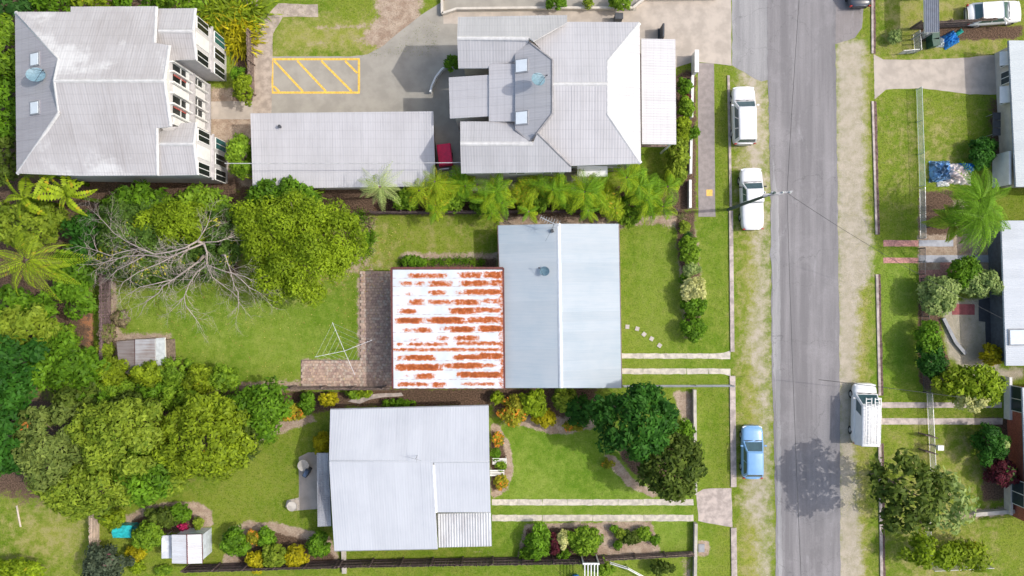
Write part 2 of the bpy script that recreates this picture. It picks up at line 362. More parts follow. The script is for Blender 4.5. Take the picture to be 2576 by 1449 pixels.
# outskirts ring round the detailed sheet, out to the horizon
E = 1500
for (a, b, c, d) in ((-E, -E, E, gy0), (-E, gy1, E, E), (-E, gy0, gx0, gy1), (gx1, gy0, E, gy1)):
    far.poly([(a, b, 0), (c, b, 0), (c, d, 0), (a, d, 0)])
fo = far.build('terrain', GM); tag(fo, 'grassy ground stretching away beyond the block', kind='structure')
soil_attr(fo.data, {'dirt': 0, 'gravel': 0, 'mulch': 0, 'dry': .3, 'lush': .2, 'clay': 0})

def jpoly(pts, step=.5, j=.05, seed=1):
    r = random.Random(seed); out = []
    w_ = [P(a, b) for a, b in pts]
    for i in range(len(w_)):
        a, b = w_[i], w_[(i + 1) % len(w_)]; n = max(1, int((b - a).length / step))
        for k in range(n): t = a.lerp(b, k / n); out.append((t.x + r.uniform(-j, j), t.y + r.uniform(-j, j)))
    return out
def sheet(name, pts, mat, z, j=.03, label=None, step=.5, depth=None):
    mb = MB(); xy = jpoly(pts, step, j, len(pts) * 7 + int(pts[0][0]))
    mb.prism(xy, -.05, z)
    return tag(mb.build(name, mat), label, kind='structure')
def asphalt(name, c1, c2, crack=True):
    m, n, b = newmat(name); q = N(n)
    v = q.mix(q.rng(q.noise(.5, 5, .65, (2.5, .12, 1)), .35, .68), c1, c2)
    v = q.mix(q.math('MULTIPLY', q.rng(q.noise(.22, 6, .7), .5, .75), .5), v, tuple(x * 1.35 for x in c2))
    v = q.mix(q.math('MULTIPLY', q.rng(q.noise(45, 2), .45, .7), .5), v, tuple(x * .5 for x in c1))
    # tyre and scuff streaks across the upper end
    v = q.mix(q.math('MULTIPLY', q.rng(q.noise(1.1, 5, .7, (1, .35, 1)), .56, .75), .28), v, (.5, .49, .5))
    if crack:
        vo = q.node('ShaderNodeTexVoronoi', feature='DISTANCE_TO_EDGE'); vo.inputs['Scale'].default_value = .22
        dn = q.node('ShaderNodeTexNoise'); dn.inputs['Scale'].default_value = 1.4; dn.inputs['Detail'].default_value = 5; q.link(q.pos(), dn.inputs[0])
        vm = q.node('ShaderNodeVectorMath', operation='MULTIPLY_ADD'); vm.inputs[1].default_value = (1.6, 1.6, 0); q.link(dn.outputs[1], vm.inputs[0]); q.link(q.pos(), vm.inputs[2]); q.link(vm.outputs[0], vo.inputs['Vector'])
        v = q.mix(q.rng(vo.outputs[0], .0, .006, .35, 0), v, (.07, .07, .07))
    q.link(v, b.inputs['Base Color']); b.inputs['Roughness'].default_value = .9; q.bump(q.noise(30, 3), .35, .02, b)
    return m
ROADM = asphalt('worn_asphalt', (.20, .19, .195), (.29, .275, .28)); ROADP = asphalt('patched_asphalt', (.25, .245, .25), (.38, .37, .37)); ROADD = asphalt('newer_asphalt', (.25, .225, .22), (.31, .285, .28))
PATHM = simple('grey_footpath', (.31, .27, .255), .9, var=.12, scale=2.5); DRIVE = simple('beige_driveway_concrete', (.46, .40, .34), .9, var=.12, scale=.9, rnd=0)
PARK = simple('grey_parking_concrete', (.34, .315, .27), .9, var=.1, scale=.7, rnd=0); KERB = simple('kerb_concrete', (.47, .40, .36), .9, var=.25, scale=2); STRIP = simple('drive_strip_concrete', (.56, .51, .43), .9, var=.2, scale=2.5)
KSHADE = simple('kerb_shade_brown', (.16, .10, .09), .95, var=.4, scale=4)  # dark brown stands in for the shade behind the right kerb
sheet('road', [(1930, -900), (2096, -900), (2103, 240), (2110, 700), (2113, 1000), (2116, 2300), (1955, 2300), (1951, 1300), (1946, 1040), (1940, 900), (1941, 700), (1937, 400), (1931, 180), (1930, 0)], ROADM, .012, .05, 'worn grey asphalt street running past the lots')
sheet('road_shoulder', [(1937, 640), (1943, 700), (1944, 900), (1953, 1050), (1958, 1500), (1968, 1500), (1963, 1050), (1962, 700), (1957, 500), (1945, 400)], ROADP, .016, .06, 'pale worn edge of the asphalt street')
sheet('driveway_apron', [(1840, -200), (1938, -200), (1938, 200), (1915, 205), (1885, 190), (1842, 165)], ROADP, .008, .05, 'pale patched asphalt apron at the top of the street')
sheet('side_apron', [(2090, -200), (2172, -200), (2172, 20), (2168, 70), (2150, 95), (2098, 112)], ROADD, .008, .05, 'brownish asphalt apron on the far side of the street')
# concrete areas of the complex
sheet('parking_court', [(683, 142), (880, 142), (925, 136), (965, 115), (1000, 85), (1030, 60), (1060, 38), (1150, -20), (1160, -200), (1110, -200), (1760, -200), (1760, 130), (1700, 150), (1500, 480), (1105, 480), (1090, 290), (683, 290)], PARK, .010, .03, 'pale concrete parking court with yellow hatching')
sheet('entry_driveway', [(1600, -200), (1839, -200), (1840, 165), (1795, 160), (1745, 155), (1700, 170), (1560, 60), (1115, 60), (1115, 30), (1600, 28)], DRIVE, .014, .02, 'beige concrete entry driveway at the street')
sheet('side_path', [(612, -200), (660, -200), (652, -20), (648, 20), (664, 48), (700, 8), (800, 12), (800, 42), (712, 42), (686, 85), (683, 290), (636, 290), (636, 130), (622, 60)], simple('brown_path_concrete', (.40, .33, .27), .9, var=.2, scale=2, rnd=0), .016, .03, 'brownish concrete path left of the parking court')
sheet('courtyard_slab', [(520, 255), (640, 255), (640, 300), (520, 300)], DRIVE, .010, .02, 'small concrete slab beside the apartment building')
sheet('footpath', [(1755, 158), (1796, 160), (1799, 525), (1800, 545), (1757, 545)], PATHM, .018, .01, 'grey footpath strip beside the verge')
sheet('neighbour_driveway', [(2198, 136), (2222, 150), (2320, 150), (2420, 146), (2500, 138), (2508, 150), (2508, 238), (2440, 237), (2370, 228), (2320, 222), (2228, 225), (2200, 250)], DRIVE, .010, .02, 'wide beige concrete driveway across the street')
sheet('driveway_mouth', [(1752, 1240), (1770, 1230), (1840, 1228), (1843, 1326), (1757, 1311)], simple('mouth_concrete', (.45, .38, .34), .9, var=.2, scale=2, rnd=0), .012, .03, 'flared concrete driveway mouth at the left kerb')
sheet('driveway_mouth', [(2175, 1000), (2212, 1000), (2220, 1050), (2212, 1100), (2185, 1110)], simple('mouth_concrete', (.45, .38, .34)), .012, .03, 'flared concrete driveway mouth behind the work van')
for k, (x0, x1, ya, yb, lb) in enumerate(((1563, 1838, 889, 902, 'upper concrete wheel strip of the front driveway'), (1563, 1838, 927, 941, 'lower concrete wheel strip of the front driveway'), (1238, 1745, 1256, 1271, 'upper wheel strip beside the white roofed house'), (1238, 1745, 1295, 1311, 'lower wheel strip beside the white roofed house'))):
    pr = bpy.data.objects.new('wheel_strip', None); col.objects.link(pr); pr.location = P(x0, (ya + yb) / 2); tag(pr, lb, kind='structure')
    n = 5 if k < 2 else 8
    for i in range(n):
        a = x0 + (x1 - x0) * i / n; b_ = x0 + (x1 - x0) * (i + 1) / n - .6; mb = MB()
        pts = [(a, ya), (b_, ya), (b_, yb), (a, yb)]
        if k == 0 and i == n - 1: pts = [(a, ya), (b_ - 18, ya - 1), (b_, ya - 8), (b_, yb + 2), (a, yb)]
        if k == 1 and i == n - 1: pts = [(a, ya), (b_, ya), (b_, yb + 6), (b_ - 15, yb), (a, yb)]
        mb.prism(jpoly(pts, .3, .025, i + k * 9), -.04, .02); mb.build('slab', STRIP, pr)
# smaller surfaces to the east
for nm, pts, mt, lb in (
    ('brick_path', rect(2222, 604, 2310, 620), simple('pink_brick', (.52, .26, .22), .9, var=.25, scale=7), 'upper pink brick wheel strip across the verge'),
    ('brick_path', rect(2222, 648, 2310, 662), simple('pink_brick', (.5, .25, .2)), 'lower pink brick wheel strip across the verge'),
    ('paved_strip', rect(2312, 604, 2398, 620), simple('blue_grey_slab', (.42, .43, .47), .85, var=.1), 'upper blue grey wheel strip behind the fence'),
    ('paved_strip', rect(2312, 642, 2500, 660), simple('blue_grey_slab', (.4, .4, .45)), 'lower blue grey wheel strip behind the fence'),
    ('brick_patio', [(2312, 680), (2365, 678), (2365, 660), (2400, 660), (2400, 720), (2370, 722), (2355, 705), (2312, 710)], simple('pink_brick', (.5, .25, .2)), 'pink brick patio behind the street fence'),
    ('brick_step', rect(2395, 765, 2452, 792), simple('dark_red_brick', (.30, .09, .09), .9, var=.2), 'dark red brick landing by the sand garden'),
    ('dark_deck', [(2462, 755), (2524, 740), (2530, 870), (2480, 870), (2478, 810), (2462, 808)], DGREY, 'dark deck in front of the white roofed bungalow'),
    ('garden_path', rect(2216, 1012, 2520, 1026), KERB, 'upper narrow concrete path to the brick house'),
    ('garden_path', rect(2216, 1052, 2522, 1068), KERB, 'lower narrow concrete path to the brick house'),
    ('back_patio', [(752, 1150), (775, 1138), (800, 1138), (800, 1280), (740, 1285), (718, 1275), (722, 1258), (752, 1252)], DRIVE, 'beige concrete patio behind the white roofed house'),
    ('garden_border', [(875, 1010), (900, 996), (950, 990), (1010, 988), (1015, 996), (960, 1000), (930, 1005), (905, 1016)], KERB, 'curved pale garden path above the white roof')):
    sheet(nm, pts, mt, .014, .015, lb)
# kerbs
def kerb(x0, y0, x1, y1, wd, label):
    mb = MB(); a = P(x0, y0); b = P(x1, y1); d = (b - a).normalized(); s_ = Vector((-d.y, d.x, 0)) * wd * S / 2
    L = (b - a).length; n = max(1, int(L / 2.4)); r = bpy.data.objects.new('kerb', None); col.objects.link(r); r.location = (a + b) / 2; tag(r, label, kind='structure')
    for i in range(n):
        p = a.lerp(b, i / n) + d * .01; q_ = a.lerp(b, (i + 1) / n) - d * .01
        MB().prism([(p - s_)[:2], (q_ - s_)[:2], (q_ + s_)[:2], (p + s_)[:2]], -.1, .1).build('kerb_stone', KERB, r)
kerb(1845, 1327, 1852, 1800, 14, 'left kerb below the driveway mouth'); kerb(1842, 945, 1845, 1225, 14, 'left kerb beside the blue car'); kerb(1838, 530, 1842, 885, 10, 'left kerb in front of the empty front lawn'); kerb(1832, 190, 1838, 520, 6, 'left kerb beside the parked white vehicles')
kerb(2192, -200, 2194, 135, 5, 'right kerb above the wide driveway'); kerb(2194, 255, 2204, 590, 5, 'right kerb below the wide driveway'); kerb(2205, 690, 2212, 995, 6, 'right kerb between brick strips and van'); kerb(2212, 1115, 2222, 1800, 7, 'right kerb beside the big street tree')
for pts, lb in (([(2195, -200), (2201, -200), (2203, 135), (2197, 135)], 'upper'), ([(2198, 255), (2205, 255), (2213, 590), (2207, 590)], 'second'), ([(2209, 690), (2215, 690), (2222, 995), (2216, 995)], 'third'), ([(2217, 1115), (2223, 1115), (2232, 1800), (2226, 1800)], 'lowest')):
    sheet('gutter', pts, KSHADE, .02, .03, lb + ' strip of painted shade behind the right kerb')  # thin dark sheets, kerb shade put into colour
# yellow hatching
def strip_line(name, segs, wd, mat, z, label):
    mb = MB()
    for (x0, y0, x1, y1) in segs:
        a, b = P(x0, y0), P(x1, y1); d = (b - a).normalized() * 1.0; s_ = Vector((-d.y, d.x, 0)) * wd / 2
        mb.prism([(a - s_)[:2], (b - s_)[:2], (b + s_)[:2], (a + s_)[:2]], .0105, z)
    return tag(mb.build(name, mat), label, kind='structure')
strip_line('painted_marking', [(683, 149, 905, 149), (683, 233, 905, 233)], .17, YELLOWL, .0145, 'yellow long edges of the hatched bay')
strip_line('painted_marking', [(685, 151.2, 685, 230.8), (903, 151.2, 903, 230.8)], .17, YELLOWL, .0146, 'yellow short edges of the hatched bay')
strip_line('painted_marking', [(690, 153, 762, 230), (748, 153, 820, 230), (808, 153, 885, 230), (868, 153, 899, 184), (689, 217, 702, 230)], .17, YELLOWL, .0142, 'yellow diagonal hatching in the parking bay')
tag(MB().prism([P(1777, 477)[:2], P(1792, 477)[:2], P(1792, 493)[:2], P(1777, 493)[:2]], .0, .024).build('tactile_pad', ORANGEP), 'orange tactile square set in the grey footpath', kind='structure')

# ------------------------------------------------------------------ brick paving in the back yard (pavers are geometry)
PV = []
for i, c in enumerate(((.46, .33, .26), (.52, .38, .29), (.40, .28, .23), (.50, .40, .32))):
    PV.append(simple('paver_%s' % 'abcd'[i], c, .9, var=.2, scale=5, rnd=.25))
pave = bpy.data.objects.new('brick_paving', None); col.objects.link(pave); pave.location = P(940, 860); tag(pave, 'terracotta paver path and pad beside the rusty patio roof', kind='structure')
PL = Vector(pave.location)
MB().prism([P(757, 905)[:2], P(905, 905)[:2], P(905, 682)[:2], P(1240, 682)[:2], P(1240, 973)[:2], P(757, 973)[:2]], -.05, .022).build('sand_bed', simple('joint_sand', (.17, .13, .10), .95, var=.3, scale=8), pave)
pm = []
for k in range(4):
    mb = MB().box((0, 0, 0), (.215, .215, .045)); me = bpy.data.meshes.new('paver'); me.from_pydata(mb.v, [], mb.f); me.materials.append(PV[k]); pm.append(me)
rest = MB(); cnt = 0
x0w, y0w = P(757, 905).x, P(905, 682).y; x1w, y1w = P(1010, 973).x, P(905, 973).y; xa, ya = P(905, 0).x, P(0, 905).y
yy = y0w - .12; row = 0
while yy > y1w + .1:
    xx = (x0w if yy < ya else xa) + .12 + (row % 2) * .11
    while xx < x1w:
        jx, jy, jz, jr = random.uniform(-.006, .006), random.uniform(-.006, .006), random.uniform(-.005, .008), random.uniform(-.03, .03)
        if cnt < 298 and yy < ya - .05 and xx < xa + .3:
            inst(random.choice(pm), 'paver', pave, (xx + jx - PL.x, yy + jy - PL.y, .02 + jz), (0, 0, jr)); cnt += 1
        else: rest.box((xx + jx, yy + jy, .02 + jz), (.215, .215, .045), jr, random.choice((0, 0, 1, 2, 3)))
        xx += .232
    yy -= .232; row += 1
tag(rest.build('paver_field', PV, pave), None, kind='stuff')
sq = simple('stepping_stone', (.52, .47, .42), .9, var=.12, scale=6)
for (x, y, a, l) in ((1578, 822, .05, 'stepping stone nearest the blue-white house roof'), (1603, 827, .3, 'second stepping stone from the house in the front lawn'), (1620, 841, .7, 'middle stepping stone of the five in the front lawn'), (1639, 852, .5, 'fourth stepping stone from the house in the front lawn'), (1659, 869, .6, 'stepping stone farthest from the house, lowest of five')):
    c = P(x, y); mb = MB(); mb.box((c.x, c.y, .02), (.32, .33, .07), -a); tag(mb.build('stepping_stone', sq, bevel=.012), l, 'stepping stone', 'square stepping stones in the front lawn')

# ------------------------------------------------------------------ roofs
def plane(A, B, C):
    a, b, c = P(*A), P(*B), P(*C); n = (b - a).cross(c - a).normalized()
    if n.z < 0: n = -n
    return a, n
def on(pl, px, py):
    a, n = pl; o = Vector((0, 0, H)); d = P(px, py, 0) - o; t = (a - o).dot(n) / d.dot(n); return o + d * t
def clip(poly, k, val, keep_gt):
    out = []
    for i in range(len(poly)):
        p, q_ = poly[i], poly[(i + 1) % len(poly)]; ip = (p[k] >= val) == keep_gt; iq = (q_[k] >= val) == keep_gt
        if ip: out.append(p)
        if ip != iq:
            t = (val - p[k]) / (q_[k] - p[k]); out.append((p[0] + (q_[0] - p[0]) * t, p[1] + (q_[1] - p[1]) * t))
    return out
def roof(parent, pts, pl, mat, sheet=.76, pitch=.076, amp=.012, name='roof_sheet', fascia=None, deck=True, lift=0, fall=None):
    a, n = pl; f = Vector((n.x, n.y, 0))
    if fall: f = Vector(fall)
    if f.length < 1e-4: f = Vector((1, 0, 0))
    f = f - n * f.dot(n); f.normalize(); u = n.cross(f).normalized()
    Wp = [on(pl, *p) + n * lift for p in pts]; o = Wp[0].copy(); q = [((p - o).dot(u), (p - o).dot(f)) for p in Wp]
    u0, u1 = min(p[0] for p in q), max(p[0] for p in q); ns = max(1, round((u1 - u0) / sheet)); sw = (u1 - u0) / ns
    spc = max(1, round(sw / pitch)); sub = 4; h = sw / (spc * sub); objs = []
    for i in range(ns):
        s0 = u0 + i * sw; part = clip(clip(q, 0, s0, True), 0, s0 + sw, False)
        if len(part) < 3: continue
        mb = MB(); tilt = random.uniform(-.004, .004)
        for k in range(spc * sub):
            a0 = s0 + k * h; a1 = a0 + h; c = clip(clip(part, 0, a0, True), 0, a1, False)
            if len(c) < 3: continue
            mb.poly([o + u * p[0] + f * p[1] + n * (amp * math.sin((p[0] - s0) / (sw / spc) * 2 * math.pi) + .012 + tilt + .004 * (i % 2)) for p in c])
        if mb.v: objs.append(mb.build(name, mat, parent, smooth=False))
    if deck:
        mb = MB(); top = [p - n * .012 for p in Wp]; bot = [p - Vector((0, 0, .16)) for p in Wp]; m = len(top)
        mb.poly(top); mb.poly(bot[::-1])
        for i in range(m): mb.poly([top[i], top[(i + 1) % m], bot[(i + 1) % m], bot[i]])
        mb.build('roof_deck', fascia or WHITE, parent)
    return objs
def cap(parent, a, b, wd, mat, name='ridge_cap', z=.03):
    a, b = Vector(a), Vector(b); d = (b - a).normalized(); s_ = d.cross(Vector((0, 0, 1))).normalized() * wd / 2; up = Vector((0, 0, z)); mb = MB(); dn = Vector((0, 0, -.05))
    prof = [-s_ + dn, -s_ * .4 + up, up * 1.4, s_ * .4 + up, s_ + dn]
    for i in range(4): mb.poly([a + prof[i], a + prof[i + 1], b + prof[i + 1], b + prof[i]])
    mb.poly([a + p for p in prof]); mb.poly([b + p for p in reversed(prof)])
    return mb.build(name, mat, parent)
def walls(parent, pts, z, mat, ztop, inset=.0, name='wall', z0=0):
    """walls under a roof outline given at height z"""
    w_ = [P(a, b, z) for a, b in pts]; c = sum(w_, Vector()) / len(w_); xy = []
    for p in w_:
        d = c - p; d.z = 0; q = p + d.normalized() * inset; xy.append((q.x, q.y))
    return MB().prism(xy, z0, ztop).build(name, mat, parent)
def window(parent, c, wd, ht, face, mat=GLASS, frame=WHITE, name='window'):
    """face: unit axis pointing out of the wall; c the centre on the wall surface"""
    c = Vector(c); fx = abs(face[0]) > .5; d = Vector(face)
    s = (.06, wd + .12, ht + .12) if fx else (wd + .12, .06, ht + .12); fr = MB().box(c + d * .02, s).build(name, frame, parent)
    s = (.02, wd, ht) if fx else (wd, .02, ht); MB().box(c + d * .055, s).build('pane', mat, fr)
    s = (.03, .05, ht) if fx else (.05, .03, ht); MB().box(c + d * .07, s).build('mullion', frame, fr)
    return fr
def dish(px, py, z, rad, label, az=0, mast=.5):
    c = P(px, py, z); t = thing('satellite_dish', c, label, 'satellite dish'); mb = MB()
    n = 20; rings = 4; M = Matrix.Rotation(az, 3, 'Z') @ Matrix.Rotation(R(28), 3, 'Y')
    top = c + Vector((0, 0, mast)); vv = [[M @ Vector((rad * k / rings * math.cos(2 * math.pi * j / n), rad * .85 * k / rings * math.sin(2 * math.pi * j / n), .16 * rad * (k / rings) ** 2)) + top for j in range(n)] for k in range(1, rings + 1)]
    for dz in (0, -.02):
        c0 = top + Vector((0, 0, dz))
        for j in range(n): mb.poly([c0, vv[0][j] + Vector((0, 0, dz)), vv[0][(j + 1) % n] + Vector((0, 0, dz))])
        for k in range(rings - 1):
            for j in range(n): mb.poly([vv[k][j] + Vector((0, 0, dz)), vv[k + 1][j] + Vector((0, 0, dz)), vv[k + 1][(j + 1) % n] + Vector((0, 0, dz)), vv[k][(j + 1) % n] + Vector((0, 0, dz))])
    mb.build('reflector', DISHM, t, smooth=True)
    MB().tube([c - Vector((0, 0, .05)), top - Vector((0, 0, .03))], .03).build('mast', STEEL, t)
    e = top + M @ Vector((rad * .75, 0, rad * .9)); m2 = MB(); m2.tube([top + M @ Vector((rad, 0, .1)), e], .018); m2.tube([top + M @ Vector((-.3 * rad, .8 * rad, .1)), e], .012); m2.tube([top + M @ Vector((-.3 * rad, -.8 * rad, .1)), e], .012); m2.build('feed_arm', DGREY, t)
    MB().tube([e, e + M @ Vector((.1, 0, .06))], .05, 8).build('receiver', DGREY, t)
def skylight(parent, pl, px, py, s_):
    c = on(pl, px, py); n = pl[1]; q = n.to_track_quat('Z', 'Y').to_matrix(); mb = MB(); mg = MB()
    def bx(m, hs, z0, z1):
        b = len(m.v)
        for z in (z0, z1):
            for x, y in ((-1, -1), (1, -1), (1, 1), (-1, 1)): m.v.append(tuple(c + q @ Vector((x * hs, y * hs, z))))
        for f in ((0, 3, 2, 1), (4, 5, 6, 7), (0, 1, 5, 4), (1, 2, 6, 5), (2, 3, 7, 6), (3, 0, 4, 7)): m.f.append(tuple(b + i for i in f)); m.m.append(0)
    bx(mb, s_ / 2 + .09, 0, .1); bx(mg, s_ / 2, .09, .13); k = mb.build('skylight', GREYP, parent); mg.build('pane', SKYGL, k)

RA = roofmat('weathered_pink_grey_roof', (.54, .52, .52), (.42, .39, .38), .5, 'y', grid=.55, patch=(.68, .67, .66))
RB = roofmat('pale_grey_roof', (.54, .53, .545), (.43, .42, .43), .4, 'y', grid=.55)
RD = roofmat('pale_blue_metal_roof', (.53, .575, .61), (.42, .50, .56), .5, 'x')
RF = roofmat('smooth_white_roof', (.58, .60, .64), (.47, .49, .535), .4, 'y')
ROLD = roofmat('old_galvanised_roof', (.48, .48, .50), (.22, .21, .22), .55, 'y', .6)
RCAP = simple('white_ridge_cap', (.72, .75, .78), .45, var=.05, rnd=0)
RCAP2 = simple('grey_ridge_cap', (.60, .59, .58), .5, var=.08, rnd=0)

# --- subject house: pale blue corrugated gable
hd = thing('house', P(1408, 770), 'house with pale blue-white corrugated gable roof in the middle lot', 'house')
pL = plane((1253, 567, 2.4), (1267, 976, 2.4), (1405, 563, 3.55)); pR = plane((1556, 563, 2.4), (1563, 976, 2.4), (1405, 563, 3.55))
roof(hd, [(1253, 567), (1404, 563), (1411, 976), (1267, 976)], pL, RD, fascia=MAROON); roof(hd, [(1405, 563), (1556, 563), (1563, 976), (1412, 976)], pR, RD, fascia=MAROON)
cap(hd, on(pR, 1405, 562), on(pR, 1412, 976), .36, RCAP)
walls(hd, [(1268, 578), (1545, 576), (1550, 968), (1278, 968)], 2.4, CREAMP, 2.25)
for (a, b) in ((on(pL, 1252, 567), on(pL, 1266, 976)), (on(pR, 1557, 563), on(pR, 1564, 976))): MB().tube([a - Vector((0, 0, .06)), b - Vector((0, 0, .06))], .055, 8).build('gutter', simple('brown_gutter', (.2, .14, .12)), hd)
window(hd, (P(1545, 640, 2.4).x + .0, P(0, 640, 2.4).y, 1.35), 1.6, 1.1, (1, 0, 0)); window(hd, (P(1547.5, 760, 2.4).x, P(0, 760, 2.4).y, 1.35), 1.6, 1.1, (1, 0, 0)); window(hd, (P(1270, 610, 2.4).x, P(0, 610, 2.4).y, 1.4), 1.2, 1.0, (-1, 0, 0))
dish(1370, 683, 3.15, .42, 'blue grey satellite dish on the corrugated middle house roof', R(150), .45)
# TV antenna
ac = on(pL, 1400, 572); at = thing('tv_antenna', ac, 'silver fishbone TV antenna at the top end of the ridge', 'antenna')
MB().tube([ac - Vector((0, 0, .1)), ac + Vector((-.35, 0, 1.5))], .022).build('mast', STEEL, at)
b0, b1 = ac + Vector((-1.25, .62, 1.5)), ac + Vector((.1, -.02, 1.5)); MB().tube([b0, b1], .035).build('boom', STEEL, at); m = MB(); dd = (b1 - b0).normalized(); pp = Vector((-dd.y, dd.x, 0))
for i in range(8): c = b0.lerp(b1, i / 7.5); m.tube([c - pp * (.16 + .035 * i), c + pp * (.16 + .035 * i)], .02, 4)
m.build('elements', STEEL, at); m = MB(); c = ac + Vector((-.35, -.1, 1.2)); m.tube([c, c + Vector((.25, .7, .1))], .022, 4); m.tube([c + Vector((0, 0, -.3)), on(pL, 1383, 585)], .01, 4); m.tube([c, on(pL, 1372, 607)], .008, 4); m.build('stay', DGREY, at)
MB().box(on(pL, 1389, 581) + Vector((0, 0, .12)), (.2, .26, .2), .3).build('amplifier_box', DGREY, at)

# --- patio roof with rust
pt = thing('patio_roof', P(1125, 825), 'flat white patio roof streaked with orange rust', 'patio')
pE = plane((987, 675, 3.0), (990, 977, 3.0), (1265, 675, 2.82))
RUST = [(1160,1430,615,648,.75),(1530,1700,605,648,.85),(1725,1865,600,650,1),(1090,1195,675,705,.6),(1215,1260,675,705,.65),(1310,1465,672,712,.85),(1550,1750,668,708,.9),(1765,1865,665,705,.9),
 (1135,1165,755,780,.65),(1320,1415,742,776,.9),(1510,1600,745,775,.35),(1580,1865,735,775,.9),(1160,1265,810,850,.8),(1300,1470,815,845,.7),(1500,1680,812,852,1),(1720,1865,805,840,.6),
 (1085,1200,882,918,.9),(1465,1650,875,920,1),(1640,1865,872,908,.8),(1065,1245,950,990,1.2),(1260,1330,950,985,.65),(1330,1570,945,992,1.2),(1600,1865,943,988,.9),
 (1115,1195,1030,1058,.6),(1210,1310,1022,1060,.85),(1400,1480,1018,1045,.7),(1475,1640,1015,1055,1.2),(1690,1865,1008,1052,1.2),(1175,1225,1105,1122,.65),(1380,1440,1088,1120,.8),(1500,1670,1085,1118,.9),
 (1055,1105,1140,1160,.85),(1150,1270,1138,1162,.9),(1270,1430,1135,1160,.9),(1500,1865,1130,1155,.85),(1040,1865,1178,1200,.85),(1065,1115,1240,1268,.8),(1120,1340,1232,1268,1.1),(1500,1690,1228,1265,1.1),(1680,1865,1215,1258,1.1),
 (1065,1400,1300,1345,1.1),(1400,1500,1295,1325,.8),(1480,1700,1290,1330,1.1),(1700,1800,1295,1320,.7),(1115,1150,1378,1395,.5),(1210,1340,1370,1410,.95),(1530,1865,1358,1400,1.1),(1065,1300,1437,1465,.85),(1330,1420,1437,1472,.95),(1560,1800,1437,1460,.7),
 (1848,1870,600,1475,.8)]
def rustmat():
    m, n, b = newmat('rusted_white_roof'); q = N(n); a = q.attr('rust')
    nA = q.noise(2.6, 6, .75, (1.5, 1.6, 1)); nB = q.noise(16, 4, .8, (1.2, 1.6, 1))
    s_ = q.math('ADD', q.math('ADD', a[0], q.math('MULTIPLY', q.math('MULTIPLY', q.math('SUBTRACT', q.rng(nA, .3, .7, 0, 1, False), .5), 1.35), q.rng(a[0], 0, .25))), q.math('MULTIPLY', q.math('MULTIPLY', q.math('SUBTRACT', q.rng(nB, .3, .7, 0, 1, False), .5), .9), q.rng(a[0], 0, .25)))
    s_ = q.math('ADD', s_, q.math('MULTIPLY', a[2], .0))
    f = q.rng(s_, .34, .48); core = q.rng(s_, .5, 1.3)
    rust = q.mix(core, (.52, .13, .025), (.20, .035, .012)); rust = q.mix(q.rng(nB, .4, .7, 0, .5), rust, (.70, .26, .06))
    base = q.mix(q.rng(q.noise(.8, 5), .35, .7), (.72, .76, .82), (.62, .66, .70))
    base = q.mix(q.rng(a[1], .3, .9, 0, .85), base, (.33, .12, .06))
    base = q.mix(q.math('MULTIPLY', q.rng(s_, .02, .4), .5), base, (.60, .36, .24)); v = q.mix(f, base, rust); q.link(v, b.inputs['Base Color']); b.inputs['Roughness'].default_value = .55
    q.bump(f, .3, .01, b); return m
RM = rustmat()
seams = [587, 652, 714, 785, 855, 925, 995, 1062, 1127, 1203, 1275, 1345, 1415, 1482]
def zt(zx, zy): return (644 + zx / 3, 483 + zy / 3)
for si in range(len(seams) - 1):
    ya, yb = seams[si], seams[si + 1]; nr = 10 * 4; nx_ = 110; V = []; A = []
    for r_ in range(nr + 1):
        t = r_ / nr; zy = ya + (yb - ya) * t
        for c_ in range(nx_ + 1):
            zx = 1032 + (1866 - 1032) * c_ / nx_ + 3 * (zy - 587) / 900
            p = on(pE, *zt(zx, zy)) + Vector((0, 0, .014 * math.sin(t * 10 * 2 * math.pi) + .015 + .004 * (si % 2)))
            rr = 0
            for (x0, x1, y0, y1, s_) in RUST:
                if x0 - 32 < zx < x1 + 32 and y0 - 9 < zy < y1 + 9:
                    ex = min(zx - x0, x1 - zx) / 60; ey = min(zy - y0, y1 - zy) / 16; rr = max(rr, s_ * min(1, max(0, .5 + ex)) * min(1, max(0, .5 + ey)))
            if rr > 0: rr = rr * .9 + .04 - .16 * (math.sin(t * 10 * 2 * math.pi) > .3)
            seam = max(0, 1 - (1 - t) * 10) * 1.3 * (.6 + .4 * math.sin(zx * .11) * math.sin(zx * .043 + si))
            V.append(p - wloc(pt)); A.append((rr, seam, 0, 1))
    Fq = [(r_ * (nx_ + 1) + c_, (r_ + 1) * (nx_ + 1) + c_, (r_ + 1) * (nx_ + 1) + c_ + 1, r_ * (nx_ + 1) + c_ + 1) for r_ in range(nr) for c_ in range(nx_)]
    me = bpy.data.meshes.new('roof_sheet'); me.from_pydata(V, [], Fq); at_ = me.color_attributes.new('rust', 'FLOAT_COLOR', 'POINT'); at_.data.foreach_set('color', np.array(A, np.float32).ravel()); me.materials.append(RM)
    o = bpy.data.objects.new('roof_sheet', me); col.objects.link(o); o.parent = pt
q4 = [on(pE, *p) for p in ((985, 674), (1266, 674), (1269, 978), (988, 978))]
mb = MB(); tp = [p - Vector((0, 0, .01)) for p in q4]; bt = [p - Vector((0, 0, .12)) for p in q4]; mb.poly(tp); mb.poly(bt)
for i in range(4): mb.poly([tp[i], tp[(i + 1) % 4], bt[(i + 1) % 4], bt[i]])
mb.build('roof_frame', DTIMBER, pt)
